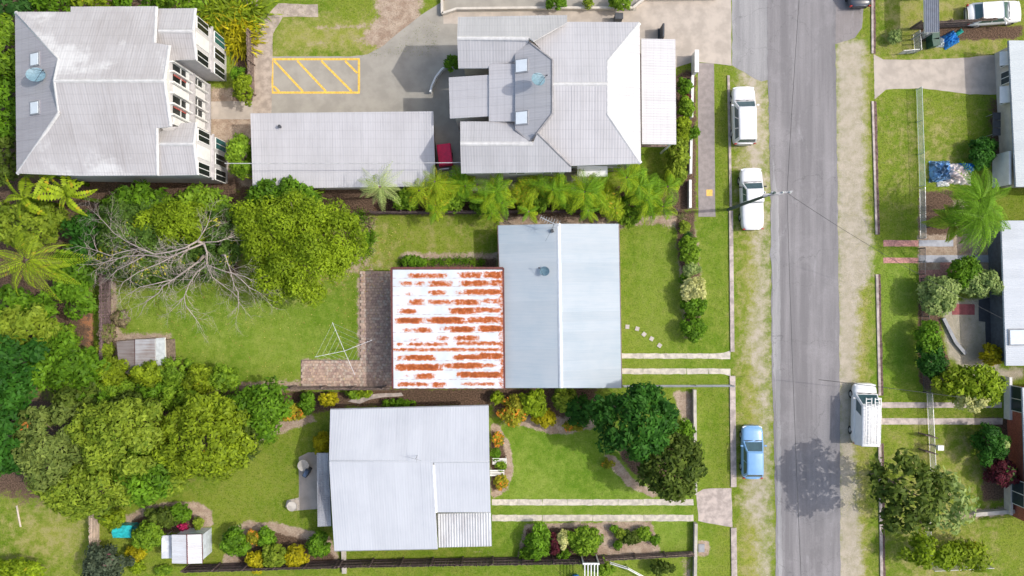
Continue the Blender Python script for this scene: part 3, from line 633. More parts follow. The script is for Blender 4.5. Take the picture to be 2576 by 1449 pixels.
for (i, j) in ((0, 1), (3, 0), (1, 2)):
    a, b = q4[i], q4[j]; d = (b - a).normalized(); s_ = d.cross(Vector((0, 0, 1))) * .07; mb = MB(); mb.prism([(a - s_)[:2], (b - s_)[:2], (b + s_)[:2], (a + s_)[:2]], lambda p: 2.68, lambda p: pE[0].z - (pE[1].x * (p[0] - pE[0].x) + pE[1].y * (p[1] - pE[0].y)) / pE[1].z + (.05 if i != 1 else .03)); mb.build('barge_board', MAROON, pt)
for (x, y) in ((1003, 690), (1003, 830), (1003, 965), (1120, 690), (1120, 965)):
    c = P(x, y, 3); MB().box((c.x, c.y, 1.42), (.1, .1, 2.84)).build('post', DTIMBER, pt)

# --- south house, smooth white roof
hf = thing('house', P(1035, 1200), 'house with a plain smooth white roof on the lower lot', 'house')
pF1 = plane((831, 1031, 3), (1229, 1021, 3), (1000, 1162, 4.7)); pF2 = plane((841, 1385, 3), (1102, 1380, 3), (1000, 1162, 4.7))
roof(hf, [(831, 1031), (1229, 1021), (1231, 1160), (828, 1163)], pF1, RF, sheet=1.0, pitch=.2, amp=.004); roof(hf, [(828, 1163), (1089, 1161), (1101, 1380), (841, 1385)], pF2, RF, sheet=1.0, pitch=.2, amp=.004)
roof(hf, [(1091, 1161), (1231, 1160), (1234, 1290), (1097, 1290)], pF2, RF, sheet=1.0, pitch=.2, amp=.004, lift=-.07)
cap(hf, on(pF2, 1089, 1170), on(pF2, 1096, 1290), .22, simple('bright_white_trim', (.85, .86, .86)), 'barge_cap')
cap(hf, on(pF2, 829, 1162.5), on(pF2, 1230, 1160.5), .2, RF)
walls(hf, [(845, 1045), (1218, 1036), (1222, 1280), (1095, 1285), (1090, 1370), (852, 1374)], 3, CREAMP, 2.8)
pF3 = plane((1102, 1292, 2.75), (1235, 1290, 2.75), (1102, 1378, 2.5)); RP = roofmat('translucent_weathered_sheet', (.60, .62, .64), (.35, .34, .35), .55, 'y', .5)
roof(hf, [(1101, 1292), (1235, 1290), (1237, 1374), (1103, 1377)], pF3, RP, sheet=.8, pitch=.2, amp=.02, name='carport_sheet')
for (x, y) in ((1112, 1368), (1228, 1366)): c = P(x, y, 2.5); MB().box((c.x, c.y, 1.2), (.09, .09, 2.4)).build('post', WHITE, hf)
pF4 = plane((826, 1140, 2.8), (832, 1323, 2.8), (797, 1140, 2.55)); roof(hf, [(797, 1140), (826, 1140), (833, 1323), (799, 1325)], pF4, ROLD, sheet=.76, pitch=.15, amp=.02, name='verandah_sheet', fascia=GREYP)
for y in (1150, 1230, 1315): c = P(802, y, 2.5); MB().box((c.x, c.y, 1.2), (.09, .09, 2.4)).build('post', WHITE, hf)
for pl_, a_, b_ in ((pF1, (831, 1030), (1229, 1020)), (pF2, (841, 1386), (1101, 1381))): MB().tube([on(pl_, *a_) - Vector((0, 0, .05)), on(pl_, *b_) - Vector((0, 0, .05))], .055, 8).build('gutter', GREYP, hf)
c = on(pF1, 1050, 1146); a2 = thing('roof_antenna', c, 'thin grey antenna on the smooth white roof', 'antenna'); MB().tube([c, c + Vector((0, 0, 1.1))], .02).build('mast', GREYP, a2); MB().tube([c + Vector((-.5, .1, 1)), c + Vector((.4, -.15, 1))], .014).tube([c + Vector((.1, .25, 1)), c + Vector((.05, -.3, 1))], .012).build('elements', GREYP, a2)

# --- long garage
hb = thing('garage', P(862, 380), 'long flat grey-white garage roof below the yellow hatching', 'garage')
pB = plane((630, 285, 3.1), (1090, 280, 3.1), (635, 475, 2.7)); roof(hb, [(630, 285), (1090, 280), (1095, 468), (636, 475)], pB, RB, sheet=.8, pitch=.2, amp=.004)
walls(hb, [(640, 295), (1080, 290), (1084, 460), (645, 466)], 3, CREAMP, 2.6)
for i in range(7):
    c = P(672 + i * 63, 295, 3); MB().box((c.x, c.y + .02, 1.2), (1.7, .05, 2.2)).build('garage_door', GREYP, hb)
MB().lathe(on(pB, 706, 320), [(.09, 0), (.09, .3), (.13, .3), (.13, .36)], 10).build('vent_pipe', DGREY, hb)

# --- large hipped house
hc = thing('house', P(1420, 240), 'large grey-white hipped roof house beside the entry driveway', 'house')
ze = 5.5
pT = plane((1427, 54, ze), (1608, 56, ze), (1450, 211, 7.3)); pBt = plane((1440, 417, ze), (1610, 412, ze), (1450, 211, 7.3))
zt1 = on(pT, 1528, 155).z
pH = plane((1609, 57, ze), (1612, 411, ze), (1528, 155, zt1))
K = dict(sheet=.8, pitch=.2, amp=.004)
roof(hc, [(1427, 55), (1608, 56), (1528, 155), (1528, 211), (1386, 211), (1386, 150), (1342, 105)], pT, RB, **K)
roof(hc, [(1386, 211), (1528, 211), (1528, 285), (1611, 411), (1436, 417), (1350, 330), (1386, 285)], pBt, RB, **K)
roof(hc, [(1609, 57), (1612, 411), (1528, 285), (1528, 155)], pH, RB, **K)
MB().poly([on(pT, 1528, 155), on(pT, 1528, 211), on(pBt, 1528, 285)]).build('gable_wall', WHITE, hc)
pV = plane((1613, 97, 4.95), (1615, 362, 4.95), (1699, 99, 4.6)); roof(hc, [(1613, 97), (1699, 99), (1701, 363), (1615, 362)], pV, RB, **K)
pO = plane((1295, 135, 6.2), (1295, 325, 6.2), (1388, 215, 7.35)); RO = roofmat('old_roof_painted_shade', (.52, .51, .52), (.42, .41, .42), .4, 'x', grid=.8)  # shade of the left-facing hip is put into a slightly darker grey
roof(hc, [(1330, 105), (1388, 150), (1389, 285), (1332, 358), (1296, 325), (1296, 135)], pO, RO, **K)
pM = plane((1230, 160, 5.6), (1230, 305, 5.6), (1297, 200, 6.0)); roof(hc, [(1230, 160), (1297, 160), (1297, 305), (1230, 305)], pM, RB, **K)
pN = plane((1130, 195, 4.9), (1130, 298, 4.9), (1233, 190, 5.5)); roof(hc, [(1129, 195), (1233, 188), (1233, 292), (1132, 298)], pN, RB, **K)
pW1 = plane((1152, 43, ze), (1427, 38, ze), (1150, 95, 6.9)); pW2 = plane((1153, 171, ze), (1230, 171, ze), (1150, 95, 6.9))
roof(hc, [(1152, 43), (1427, 38), (1426, 57), (1342, 104), (1330, 96), (1150, 95)], pW1, RB, **K); roof(hc, [(1150, 95), (1330, 96), (1330, 105), (1296, 135), (1296, 158), (1230, 160), (1230, 171), (1153, 171)], pW2, RB, **K)
pX1 = plane((1158, 306, ze), (1290, 306, ze), (1158, 361, 6.9)); pX2 = plane((1160, 436, ze), (1436, 432, ze), (1158, 361, 6.9))
roof(hc, [(1158, 306), (1296, 306), (1298, 326), (1332, 358), (1340, 361), (1158, 361)], pX1, RB, **K); roof(hc, [(1158, 361), (1340, 361), (1352, 334), (1437, 418), (1437, 432), (1160, 436)], pX2, RB, **K)
for pl, a, b in ((pT, (1386, 211), (1528, 211)), (pH, (1528, 155), (1609, 57)), (pH, (1528, 285), (1612, 411)), (pW1, (1150, 95), (1330, 96)), (pX2, (1158, 361), (1340, 361)), (pT, (1528, 155), (1528, 211)), (pBt, (1528, 285), (1528, 211))):
    cap(hc, on(pl, *a), on(pl, *b), .3, RCAP2)
for pl, a, b in ((pO, (1330, 105), (1388, 150)), (pO, (1389, 150), (1389, 285)), (pO, (1389, 285), (1332, 358)), (pO, (1332, 358), (1296, 325)), (pX2, (1352, 334), (1437, 418))):
    cap(hc, on(pl, *a), on(pl, *b), .22, simple('dark_valley_flashing', (.30, .29, .30)), 'valley_flashing', .05)
skylight(hc, pO, 1313, 166, .85); skylight(hc, pO, 1313, 297, .85)
for px in ((1165, 55, 1420, 160), (1168, 318, 1425, 425), (1235, 170, 1400, 300), (1390, 68, 1597, 402)):
    walls(hc, [(px[0], px[1]), (px[2], px[1]), (px[2], px[3]), (px[0], px[3])], ze, CREAMP, 5.3)
walls(hc, [(1140, 200), (1234, 198), (1234, 288), (1142, 290)], 4.9, CREAMP, 4.7)
wv = P(1598, 0, ze).x
for y in (110, 200, 300, 375):
    window(hc, (P(1597, 0, ze).x, P(0, y, ze).y, 1.6), 1.3, 1.3, (1, 0, 0))
for x in (1470, 1560): window(hc, (P(x, 0, ze).x, P(0, 402, ze).y, 4.2), 1.2, 1.1, (0, -1, 0)); window(hc, (P(x, 0, ze).x, P(0, 402, ze).y, 1.5), 1.2, 1.1, (0, -1, 0))
for x in (1210, 1300, 1390): window(hc, (P(x, 0, ze).x, P(0, 425, ze).y, 4.2), 1.2, 1.0, (0, -1, 0))
for y in (103, 190, 280, 358): c = P(1692, y, 4.5); MB().box((c.x, c.y, 2.2), (.12, .12, 4.4)).build('verandah_post', WHITE, hc)
cA, cB = P(1600, 110, 4.9), P(1690, 358, 4.4); MB().prism([(cA.x, cA.y), (cB.x, cA.y), (cB.x, cB.y), (cA.x, cB.y)], 2.5, 2.65).build('verandah_floor', TIMBER, hc)
MB().box((P(1490, 0, 3).x, P(0, 428, 3).y - .1, 3.1), (2.3, .8, .08)).build('window_awning', WHITE, hc)
m = MB(); 
for i in range(9): m.box((cB.x, cA.y + (cB.y - cA.y) * i / 8, 3.1), (.05, .05, .9))
m.box((cB.x, (cA.y + cB.y) / 2, 3.55), (.06, abs(cB.y - cA.y), .06)); m.build('railing', WHITE, hc)
dish(1352, 207, 7.3, .55, 'blue grey satellite dish on the large hipped roof', R(20), .7)

# --- two-storey apartment house, north west
ha = thing('apartment_house', P(330, 290), 'tall two-storey house with pinkish grey roof and white balconies', 'house')
pA1 = plane((178, 17, 6.6), (392, 17, 6.6), (300, 203, 9.2)); pA2 = plane((178, 441, 6.6), (392, 441, 6.6), (300, 203, 9.2))
zA = on(pA1, 147, 148).z; pA3 = plane((38, 30, 6.5), (42, 437, 6.5), (147, 148, zA))
roof(ha, [(38, 30), (178, 30), (178, 17), (392, 16), (388, 108), (425, 114), (412, 203), (136, 203), (147, 148)], pA1, RA, **K)
roof(ha, [(136, 203), (412, 203), (428, 318), (393, 322), (395, 441), (200, 442), (45, 436), (147, 283)], pA2, RA, **K)
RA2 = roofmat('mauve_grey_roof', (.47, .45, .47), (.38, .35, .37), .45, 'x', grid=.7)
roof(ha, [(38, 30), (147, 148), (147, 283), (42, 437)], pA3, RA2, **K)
MB().poly([on(pA1, 147, 148), on(pA1, 136, 203), on(pA2, 147, 283)]).build('gable_wall', WHITE, ha)
MB().poly([on(pA1, 425, 114), on(pA1, 412, 203), on(pA2, 428, 318)]).build('gable_wall', WHITE, ha)
pA4 = plane((392, 22, 6.4), (490, 21, 6.4), (398, 78, 7.3)); pA5 = plane((425, 151, 6.4), (492, 150, 6.4), (398, 78, 7.3))
roof(ha, [(393, 22), (490, 21), (484, 78), (392, 78)], pA4, RA, **K); roof(ha, [(392, 78), (484, 78), (492, 150), (425, 151), (425, 114), (390, 108)], pA5, RA, **K)
pA6 = plane((430, 310, 6.4), (492, 308, 6.4), (398, 362, 7.3)); pA7 = plane((398, 440, 6.4), (496, 440, 6.4), (398, 362, 7.3))
roof(ha, [(455, 310), (492, 308), (486, 362), (396, 362), (398, 330), (440, 328)], pA6, RA, **K); roof(ha, [(396, 362), (486, 362), (496, 440), (397, 442)], pA7, RA, **K)
WCAP = simple('bright_white_trim', (.85, .86, .86))
for pl, a, b in ((pA1, (136, 203), (412, 203)), (pA3, (38, 30), (147, 148)), (pA3, (42, 437), (147, 283)), (pA4, (398, 78), (484, 78)), (pA6, (398, 362), (486, 362)), (pA1, (425, 114), (412, 203)), (pA2, (428, 318), (412, 203)), (pA1, (147, 148), (136, 203)), (pA2, (147, 283), (136, 203)), (pA1, (392, 17), (388, 108)), (pA2, (393, 322), (395, 441)), (pA4, (490, 21), (484, 78)), (pA5, (492, 150), (484, 78)), (pA6, (492, 308), (486, 362)), (pA7, (496, 440), (486, 362))):
    cap(ha, on(pl, *a), on(pl, *b), .28, RCAP2, z=.04)
skylight(ha, pA3, 90, 150, .8); skylight(ha, pA3, 90, 272, .8)
dish(108, 197, 7.4, .6, 'blue grey satellite dish on the mauve hip of the tall house', R(20), .8)
walls(ha, [(52, 42), (398, 34), (398, 428), (56, 424)], 6.5, WHITE, 6.45)
AW = simple('white_facade', (.60, .58, .58), .7, var=.06, scale=3)
walls(ha, [(398, 120), (424, 120), (424, 312), (398, 312)], 6.5, AW, 6.9)
walls(ha, [(396, 33), (484, 33), (484, 142), (396, 142)], 6.4, AW, 6.3); walls(ha, [(396, 318), (487, 318), (487, 430), (396, 430)], 6.4, AW, 6.3)
xw1 = P(484, 0, 6.4).x; xw2 = P(487, 0, 6.4).x; xm = P(424, 0, 6.5).x
TEALG = simple('teal_glass', (.02, .12, .12), .1); DKG = simple('dark_window_glass', (.015, .02, .02), .25, bump=0, spec=.3)
for (xw, yc) in ((xw1, P(0, 88, 6.4).y), (xw2, P(0, 375, 6.4).y)):
    for z in (1.5, 4.7):
        for k, dy in enumerate((-1.2, 0, 1.2)):
            if k == 1 and z > 3: MB().box((xw + .03, yc, z), (.05, .9, 2.2)).build('wall_panel', WHITE, ha)
            else: window(ha, (xw, yc + dy, z), .8, 1.9, (1, 0, 0), TEALG if (z < 2 and k == 2) else DKG)
    MB().box((xw + .08, yc, 3.1), (.16, 3.5, .12)).build('floor_band', simple('grey_band', (.45, .43, .43)), ha)
ybm, ytm = P(0, 312, 6.5).y, P(0, 150, 6.4).y; nb = 6
for z in (3.05, 0.12): MB().box((xm + .22, (ybm + ytm) / 2, z), (.44, ytm - ybm - .1, .16)).build('balcony_slab', simple('grey_band', (.45, .43, .43)), ha)
for i in range(nb + 1):
    yc = ybm + (ytm - ybm) * i / nb; yc = min(max(yc, ybm + .08), ytm - .08)
    for z0, z1 in ((.2, 2.96), (3.14, 6.3)): MB().box((xm + .15, yc, (z0 + z1) / 2), (.3, .11, z1 - z0)).build('column', WHITE, ha)
for lv, z0 in enumerate((.25, 3.2)):
    for i in range(nb):
        yc = ybm + (ytm - ybm) * (i + .5) / nb; bw = (ytm - ybm) / nb - .2
        if (i + lv) % 3 == 1: MB().box((xm + .05, yc, z0 + 1.35), (.06, bw, 2.5)).build('wall_panel', WHITE, ha)
        else:
            MB().box((xm + .03, yc, z0 + 1.35), (.04, bw, 2.6)).build('window', DKG, ha); MB().box((xm + .08, yc, z0 + 1.5), (.05, bw, .07)).build('transom', WHITE, ha)
            MB().box((xm + .08, yc, z0 + .35), (.05, bw, .5)).build('balustrade_panel', WHITE, ha)
            if i in (1, 4): MB().box((xm + .07, yc + bw * .4, z0 + 1.4), (.06, .1, 2.4)).build('door_trim', simple('red_trim', (.45, .10, .08)), ha)

# --- east side houses (partly in frame)
def east(label, y0, y1, ridge_out, mat, wallm, ze_=2.5, xr=2515, x0b=None):
    t = thing('house', P(2560, (y0 + y1) / 2), label, 'house'); xb = x0b or xr
    pl = plane((xr, y0, ze_), (xb, y1, ze_), (xr + 190, y0, ze_ + 1.2)); roof(t, [(xr, y0), (xr + 190, y0), (xb + 190, y1), (xb, y1)], pl, mat, sheet=.76, pitch=.15, amp=.015)
    pl2 = plane((xr + 380, y0, ze_), (xb + 380, y1, ze_), (xr + 190, y0, ze_ + 1.2)); roof(t, [(xr + 190, y0), (xr + 380, y0), (xb + 380, y1), (xb + 190, y1)], pl2, mat, sheet=.76, pitch=.15, amp=.015)
    cap(t, on(pl, xr + 190, y0), on(pl, xb + 190, y1), .3, RCAP)
    walls(t, [(xr + 14, y0 + 8), (xr + 366, y0 + 8), (xb + 366, y1 - 8), (xb + 14, y1 - 8)], ze_, wallm, ze_ - .1)
    MB().tube([on(pl, xr - 1, y0) - Vector((0, 0, .06)), on(pl, xb - 1, y1) - Vector((0, 0, .06))], .055, 8).build('gutter', simple('slate_gutter', (.16, .20, .23)), t)
    return t
RG = roofmat('bright_white_corrugated', (.74, .76, .78), (.60, .62, .64), .3, 'x')
RGG = roofmat('white_green_edge', (.70, .73, .72), (.58, .61, .60), .3, 'x')
h1 = east('white roofed house at the top right beyond the wide driveway', 102, 470, 0, RGG, CREAMP, 2.4, 2538, 2556)
wx = P(2552, 0, 2.4).x
for (y, z, wd, nm) in ((140, 1.35, 1.1, 'awning'), (232, 1.35, 1.3, 'awning')):
    MB().box((wx - .28, P(0, y, 2.4).y, 1.75), (.75, wd, .05), ry=-.5).build('window_awning', WHITE, h1); window(h1, (P(2552, 0, 2.4).x - .02, P(0, y, 2.4).y, 1.35), wd - .2, .9, (-1, 0, 0))
window(h1, (wx + .08, P(0, 185, 2.4).y, 1.3), .9, 1.0, (-1, 0, 0))
MB().box((wx - .1, P(0, 420, 2.4).y, 1.05), (.2, 2.6, 2.0)).build('roller_door', WHITE, h1)
ac1 = thing('hot_water_panel', P(2506, 312), 'black framed rack standing outside the top right house', 'rack'); c = P(2507, 312, .9)
for i in range(3): MB().box((c.x, c.y + (i - 1) * .62, .9), (.62, .58, .08)).build('panel', DGREY, ac1)
for sx in (-.25, .25):
    for sy in (-.8, .8): MB().box((c.x + sx, c.y + sy, .43), (.05, .05, .86)).build('leg', STEEL, ac1)
h2 = east('white roofed bungalow on the right edge behind the dark deck', 555, 920, 0, RG, simple('dark_wall', (.10, .12, .15), .7), 2.4, 2519, 2531)
pl = plane((2519, 555, 2.4), (2531, 920, 2.4), (2709, 555, 3.6)); skylight(h2, pl, 2560, 848, 1.1)
h3 = east('brick house with red wall on the lower right edge', 975, 1330, 0, RG, BRICKR, 2.6, 2572, 2585)
wx = P(2588, 0, 2.6).x
for y in (1010, 1250): window(h3, (wx - .02, P(0, y, 2.6).y, 1.4), 1.9, 1.5, (-1, 0, 0))
MB().box((wx - .1, P(0, 1012, 2.6).y, .35), (.22, 3.4, .7)).build('porch_wall', WHITE, h3); MB().box((wx - .1, P(0, 1265, 2.6).y, .4), (.2, 3.0, .8)).build('rendered_base', CREAMP, h3)

# --- small structures
def shed(label, px, py, wx_, wy, h, mats, name='shed'):
    t = thing(name, P(px, py), label, 'shed'); c = P(px, py, h); n = max(2, int(wy / .76 + .5))
    MB().box((c.x, c.y, h / 2 - .05), (wx_ - .15, wy - .15, h - .1)).build('wall', mats[1], t)
    for side in (-1, 1):
        for i in range(max(1, int(wx_ / 2 / .76 + .5))):
            k = max(1, int(wx_ / 2 / .76 + .5)); sw = wx_ / 2 / k; mb = MB(); nn = 24
            for j in range(nn):
                y0_ = -wy / 2 + wy * j / nn; y1_ = y0_ + wy / nn; xa_ = side * (i * sw); xb_ = side * ((i + 1) * sw); za = h + .25 * (1 - abs(xa_) / (wx_ / 2)); zb = h + .25 * (1 - abs(xb_) / (wx_ / 2)) ; w0, w1 = .012 * (j % 2), .012 * ((j + 1) % 2)
                mb.poly([(c.x + xa_, c.y + y0_, za + w0), (c.x + xb_, c.y + y0_, zb + w0), (c.x + xb_, c.y + y1_, zb + w1), (c.x + xa_, c.y + y1_, za + w1)])
            mb.build('roof_sheet', mats[0], t)
    return t
lotshed = thing('shed', P(365, 900), 'old tin shed with rusty debris on its corrugated roof', 'shed')
SR1 = roofmat('rusty_shed_sheet', (.30, .27, .26), (.16, .10, .08), .7, 'x'); SR2 = roofmat('streaked_tin', (.52, .53, .55), (.28, .22, .19), .6, 'x')
ps = plane((293, 858, 2.1), (345, 850, 2.2), (293, 945, 2.1)); roof(lotshed, [(293, 860), (338, 855), (340, 935), (325, 945), (300, 925)], ps, SR1, sheet=.8, pitch=.1, amp=.015, fall=(1, 0, 0))
roof(lotshed, [(341, 854), (391, 852), (392, 925), (342, 940)], ps, SR2, sheet=.8, pitch=.1, amp=.015, fall=(1, 0, 0), lift=.06); cap(lotshed, on(ps, 340, 854), on(ps, 341, 938), .2, MAROON)
roof(lotshed, [(392, 851), (415, 849), (417, 915), (393, 930)], ps, simple('pale_sheet', (.55, .58, .56), .5, var=.12), sheet=.8, pitch=.1, amp=.004, lift=.03)
walls(lotshed, [(300, 864), (410, 857), (412, 914), (325, 938)], 2.1, TIMBER, 2.0)
s2 = thing('shed', P(470, 1370), 'small white garden shed with rust-lined roof at the lower left', 'shed')
p1 = plane((433, 1344, 2.1), (433, 1418, 2.1), (470, 1344, 2.3)); p2 = plane((508, 1344, 2.1), (508, 1418, 2.1), (470, 1344, 2.3)); SW = roofmat('white_shed_roof', (.72, .74, .77), (.5, .45, .44), .35, 'x')
roof(s2, [(432, 1345), (469, 1345), (470, 1418), (433, 1417)], p1, SW, sheet=.6, pitch=.15, amp=.012, fascia=MAROON); roof(s2, [(471, 1345), (507, 1344), (509, 1417), (472, 1418)], p2, SW, sheet=.6, pitch=.15, amp=.012, fascia=MAROON); cap(s2, on(p1, 470, 1344), on(p1, 471, 1418), .16, MAROON)
walls(s2, [(436, 1350), (505, 1349), (506, 1412), (437, 1412)], 2.1, simple('pale_blue_tin', (.60, .66, .72), .5), 2.0)
MB().box((P(420, 1375, 1.4).x, P(0, 1375, 1.4).y, 1.45), (.75, 1.8, .06), ry=.1).build('lean_to_sheet', simple('stained_sheet', (.66, .68, .72), .5, var=.2, scale=1.5), s2)
for dy in (-.8, .8): MB().box((P(414, 1375, 1.4).x, P(0, 1375, 1.4).y + dy, .7), (.05, .05, 1.4)).build('post', STEEL, s2)
TEAL = simple('turquoise_plastic', (.03, .48, .50), .4, var=.25, scale=4)
cb = thing('playhouse', P(308, 1338), 'turquoise plastic play cubby beside a round green bush', 'playhouse'); c = P(307, 1338, 1.2)
MB().box((c.x, c.y, .55), (1.3, .75, 1.1)).build('wall', TEAL, cb)
for s_ in (-1, 1): MB().box((c.x, c.y + s_ * .22, 1.22), (1.5, .55, .07), rx=-s_ * .4).build('roof', TEAL, cb)
MB().box((c.x + .85, c.y + .1, .5), (.4, .5, .9)).build('slide_tower', simple('dark_teal_plastic', (.01, .16, .18), .4), cb)
cp = thing('carport', P(2330, 20), 'narrow charcoal awning roof at the top right', 'carport')
pc = plane((2325, -120, 2.3), (2362, -120, 2.3), (2325, 80, 2.31)); roof(cp, [(2322, -160), (2360, -160), (2363, 80), (2327, 82)], pc, simple('charcoal_roof', (.10, .12, .16), .5, var=.12), sheet=.76, pitch=.15, amp=.01)
for (x, y) in ((2330, -150), (2355, -150), (2332, 75), (2358, 75), (2330, -30), (2356, -30)): c = P(x, y, 2.3); MB().box((c.x, c.y, 1.08), (.08, .08, 2.1)).build('post', GREYP, cp)
rc = thing('covered_trailer', P(1119, 390), 'bright red covered cart in the gap beside the long garage', 'trailer'); c = P(1119, 390, .8)
REDM = simple('crimson_cover', (.90, .015, .11), .4, var=.1); MB().box((0, 0, 0), (1.15, 1.85, .5), taper=.94).v
mb = MB(); mb.box((c.x, c.y, .85), (1.15, 1.8, .5), .12, taper=.93); mb.build('cover', REDM, rc, bevel=.05); MB().box((c.x, c.y, .5), (1.1, 1.75, .18), .12).build('chassis', DGREY, rc)
for sx in (-.5, .5): MB().tube([(c.x + sx - .08, c.y, .28), (c.x + sx + .08, c.y, .28)], .28, 14).build('wheel', RUBBER, rc)
MB().box((c.x - .1, c.y - 1.05, .45), (.8, .1, .1), .12).build('drawbar', STEEL, rc)
# white gate post, sign block, small boxes by the entry
gt = thing('entry_wall', P(1740, 160), 'white rendered entry wall at the end of the grey footpath', 'wall'); a, b = P(1739, 140), P(1746, 192); MB().prism([(a.x, b.y), (b.x, b.y), (b.x, a.y), (a.x, a.y)], 0, 1.3).build('wall', WHITE, gt); MB().prism([(a.x - .05, b.y - .05), (b.x + .05, b.y - .05), (b.x + .05, a.y + .05), (a.x - .05, a.y + .05)], 1.3, 1.36).build('coping', WHITE, gt)
bed = thing('garden_wall', P(1350, 30), 'low white retaining wall along the top garden bed', 'wall')
for (x0, y0, x1, y1) in ((1113, 38, 1150, 26), (1150, 26, 1330, 24), (1330, 24, 1590, 24), (1590, 24, 1620, 0), (1113, 38, 1112, -60), (1620, 0, 1800, -2)):
    a, b = P(x0, y0), P(x1, y1); d = (b - a).normalized(); s_ = Vector((-d.y, d.x, 0)) * .09; a -= d * .0; MB().prism([(a - s_)[:2], (b - s_)[:2], (b + s_)[:2], (a + s_)[:2]], 0, .45).build('wall_section', CREAMP, bed)
wg = thing('curved_wall', P(1095, 210), 'curved white wall edging the shaded courtyard bed', 'wall'); pts = [P(1128, 168), P(1112, 180), P(1098, 198), P(1088, 220), P(1084, 236)]
for i in range(4):
    a, b = pts[i], pts[i + 1]; d = (b - a).normalized(); s_ = Vector((-d.y, d.x, 0)) * .07; MB().prism([(a - s_)[:2], (b - s_)[:2], (b + s_)[:2], (a + s_)[:2]], 0, .6).build('wall_section', WHITE, wg)
for (x, y, lb) in ((1555, 46, 'dark downpipe box on the driveway above the large roof'),): c = P(x, y, .5); m_ = MB(); m_.box((c.x, c.y, .5), (.6, .45, 1.0)); m_.box((c.x, c.y, 1.04), (.66, .5, .08)); tag(m_.build('utility_box', DGREY, bevel=.03), lb, 'box')
c = P(1667, 80, 1); m_ = MB(); m_.box((c.x, c.y, .7), (.14, 1.1, 1.4)); m_.box((c.x, c.y, .04), (.4, 1.2, .08)); tag(m_.build('sign_board', DGREY, bevel=.02), 'dark upright board standing on the beige entry driveway', 'sign')
# table on back patio, bins etc
def lathe_thing(name, px, py, prof, mat, label, cat, grp=None):
    return tag(MB().lathe(P(px, py), prof, 18).build(name, mat, smooth=False), label, cat, grp)
tb = thing('garden_table', P(769, 1166), 'round stone garden table on the beige back patio', 'table'); c = P(769, 1166); MB().lathe(c, [(.08, 0), (.08, .68)], 10).build('pedestal', CONC, tb); MB().lathe(c, [(.45, .68), (.47, .70), (.45, .74)], 20).build('tabletop', CONC, tb)
bb = thing('barbecue', P(777, 1184), 'dark covered barbecue on the beige back patio', 'barbecue'); c = P(777, 1184); MB().box((c.x, c.y, .45), (.35, .7, .8), -.5).build('cabinet', DGREY, bb, bevel=.03); MB().box((c.x, c.y, .93), (.38, .66, .2), -.5, taper=.8).build('lid', simple('blue_black_cover', (.05, .08, .14), .5), bb, bevel=.04)
lathe_thing('birdbath', 740, 1268, [(.15, 0), (.08, .1), (.08, .5), (.38, .6), (.4, .66), (.36, .62)], CONC, 'pale stone birdbath on the corner of the back patio', 'birdbath')
for (x, y, l) in ((1257, 1158, 'upper white slatted bench in the bed right of the white roof'), (1251, 1187, 'lower white slatted bench in the bed right of the white roof')):
    t = thing('garden_bench', P(x, y), l, 'bench', 'white benches in the garden bed'); c = P(x, y)
    for i in range(4): MB().box((c.x, c.y - .18 + i * .12, .43), (1.15, .08, .03)).build('seat_slat', WHITE, t)
    for i in range(3): MB().box((c.x, c.y + .28 + i * .03, .58 + i * .13), (1.15, .03, .08)).build('back_slat', WHITE, t)
    for sx in (-.5, .5): MB().box((c.x + sx, c.y - .15, .21), (.06, .06, .42)).build('leg', WHITE, t); MB().box((c.x + sx, c.y + .3, .42), (.06, .06, .84)).build('leg', WHITE, t)
def bin_(px, py, matb, matl, label, rz=0):
    t = thing('wheelie_bin', P(px, py), label, 'bin', rz=0); c = P(px, py); MB().box((c.x, c.y, .5), (.5, .5, .95), rz, taper=1.12).build('body', matb, t, bevel=.03); MB().box((c.x, c.y, 1.02), (.6, .62, .07), rz).build('lid', matl, t, bevel=.02)
    for s_ in (-.2, .2): MB().tube([(c.x + s_ - .03, c.y + .25, .1), (c.x + s_ + .03, c.y + .25, .1)], .1, 10).build('wheel', RUBBER, t)
DG = simple('dark_green_plastic', (.02, .08, .05), .5); BL = simple('blue_plastic', (.02, .22, .60), .5, var=.2)
bin_(2336, 100, DG, DG, 'dark green wheelie bin by the brown fence, upper of two'); bin_(2337, 116, DG, DG, 'dark green wheelie bin by the brown fence, lower of two', .2)
bx = MB(); c = P(2327, 88); bx.box((c.x, c.y, .35), (.5, .45, .7)); bx.box((c.x, c.y, .72), (.55, .5, .05)); tag(bx.build('storage_box', WHITE, bevel=.03), 'small white box beside the green bins', 'box')
def tarp(px, py, wx_, wy, h, mat, label, name='tarpaulin', seed=0, rz=0):
    r = np.random.default_rng(seed); n = 14; V = []; Fc = []; c = P(px, py); nz = r.uniform(-.5, .5, (n + 1, n + 1))
    for i in range(n + 1):
        for j in range(n + 1):
            u, v_ = i / n * 2 - 1, j / n * 2 - 1; e = max(0, 1 - max(abs(u), abs(v_)) ** 3); z = h * e * (.75 + .5 * nz[i, j]) + .03
            x, y = u * wx_ / 2 * (1 + .12 * nz[i, j]), v_ * wy / 2 * (1 + .12 * nz[j, i]); V.append((c.x + x * math.cos(rz) - y * math.sin(rz), c.y + x * math.sin(rz) + y * math.cos(rz), z))
    m_ = MB(); m_.v = V
    for i in range(n):
        for j in range(n): m_.f.append((i * (n + 1) + j, (i + 1) * (n + 1) + j, (i + 1) * (n + 1) + j + 1, i * (n + 1) + j + 1)); m_.m.append(0)
    return tag(m_.build(name, mat), label, 'tarpaulin')
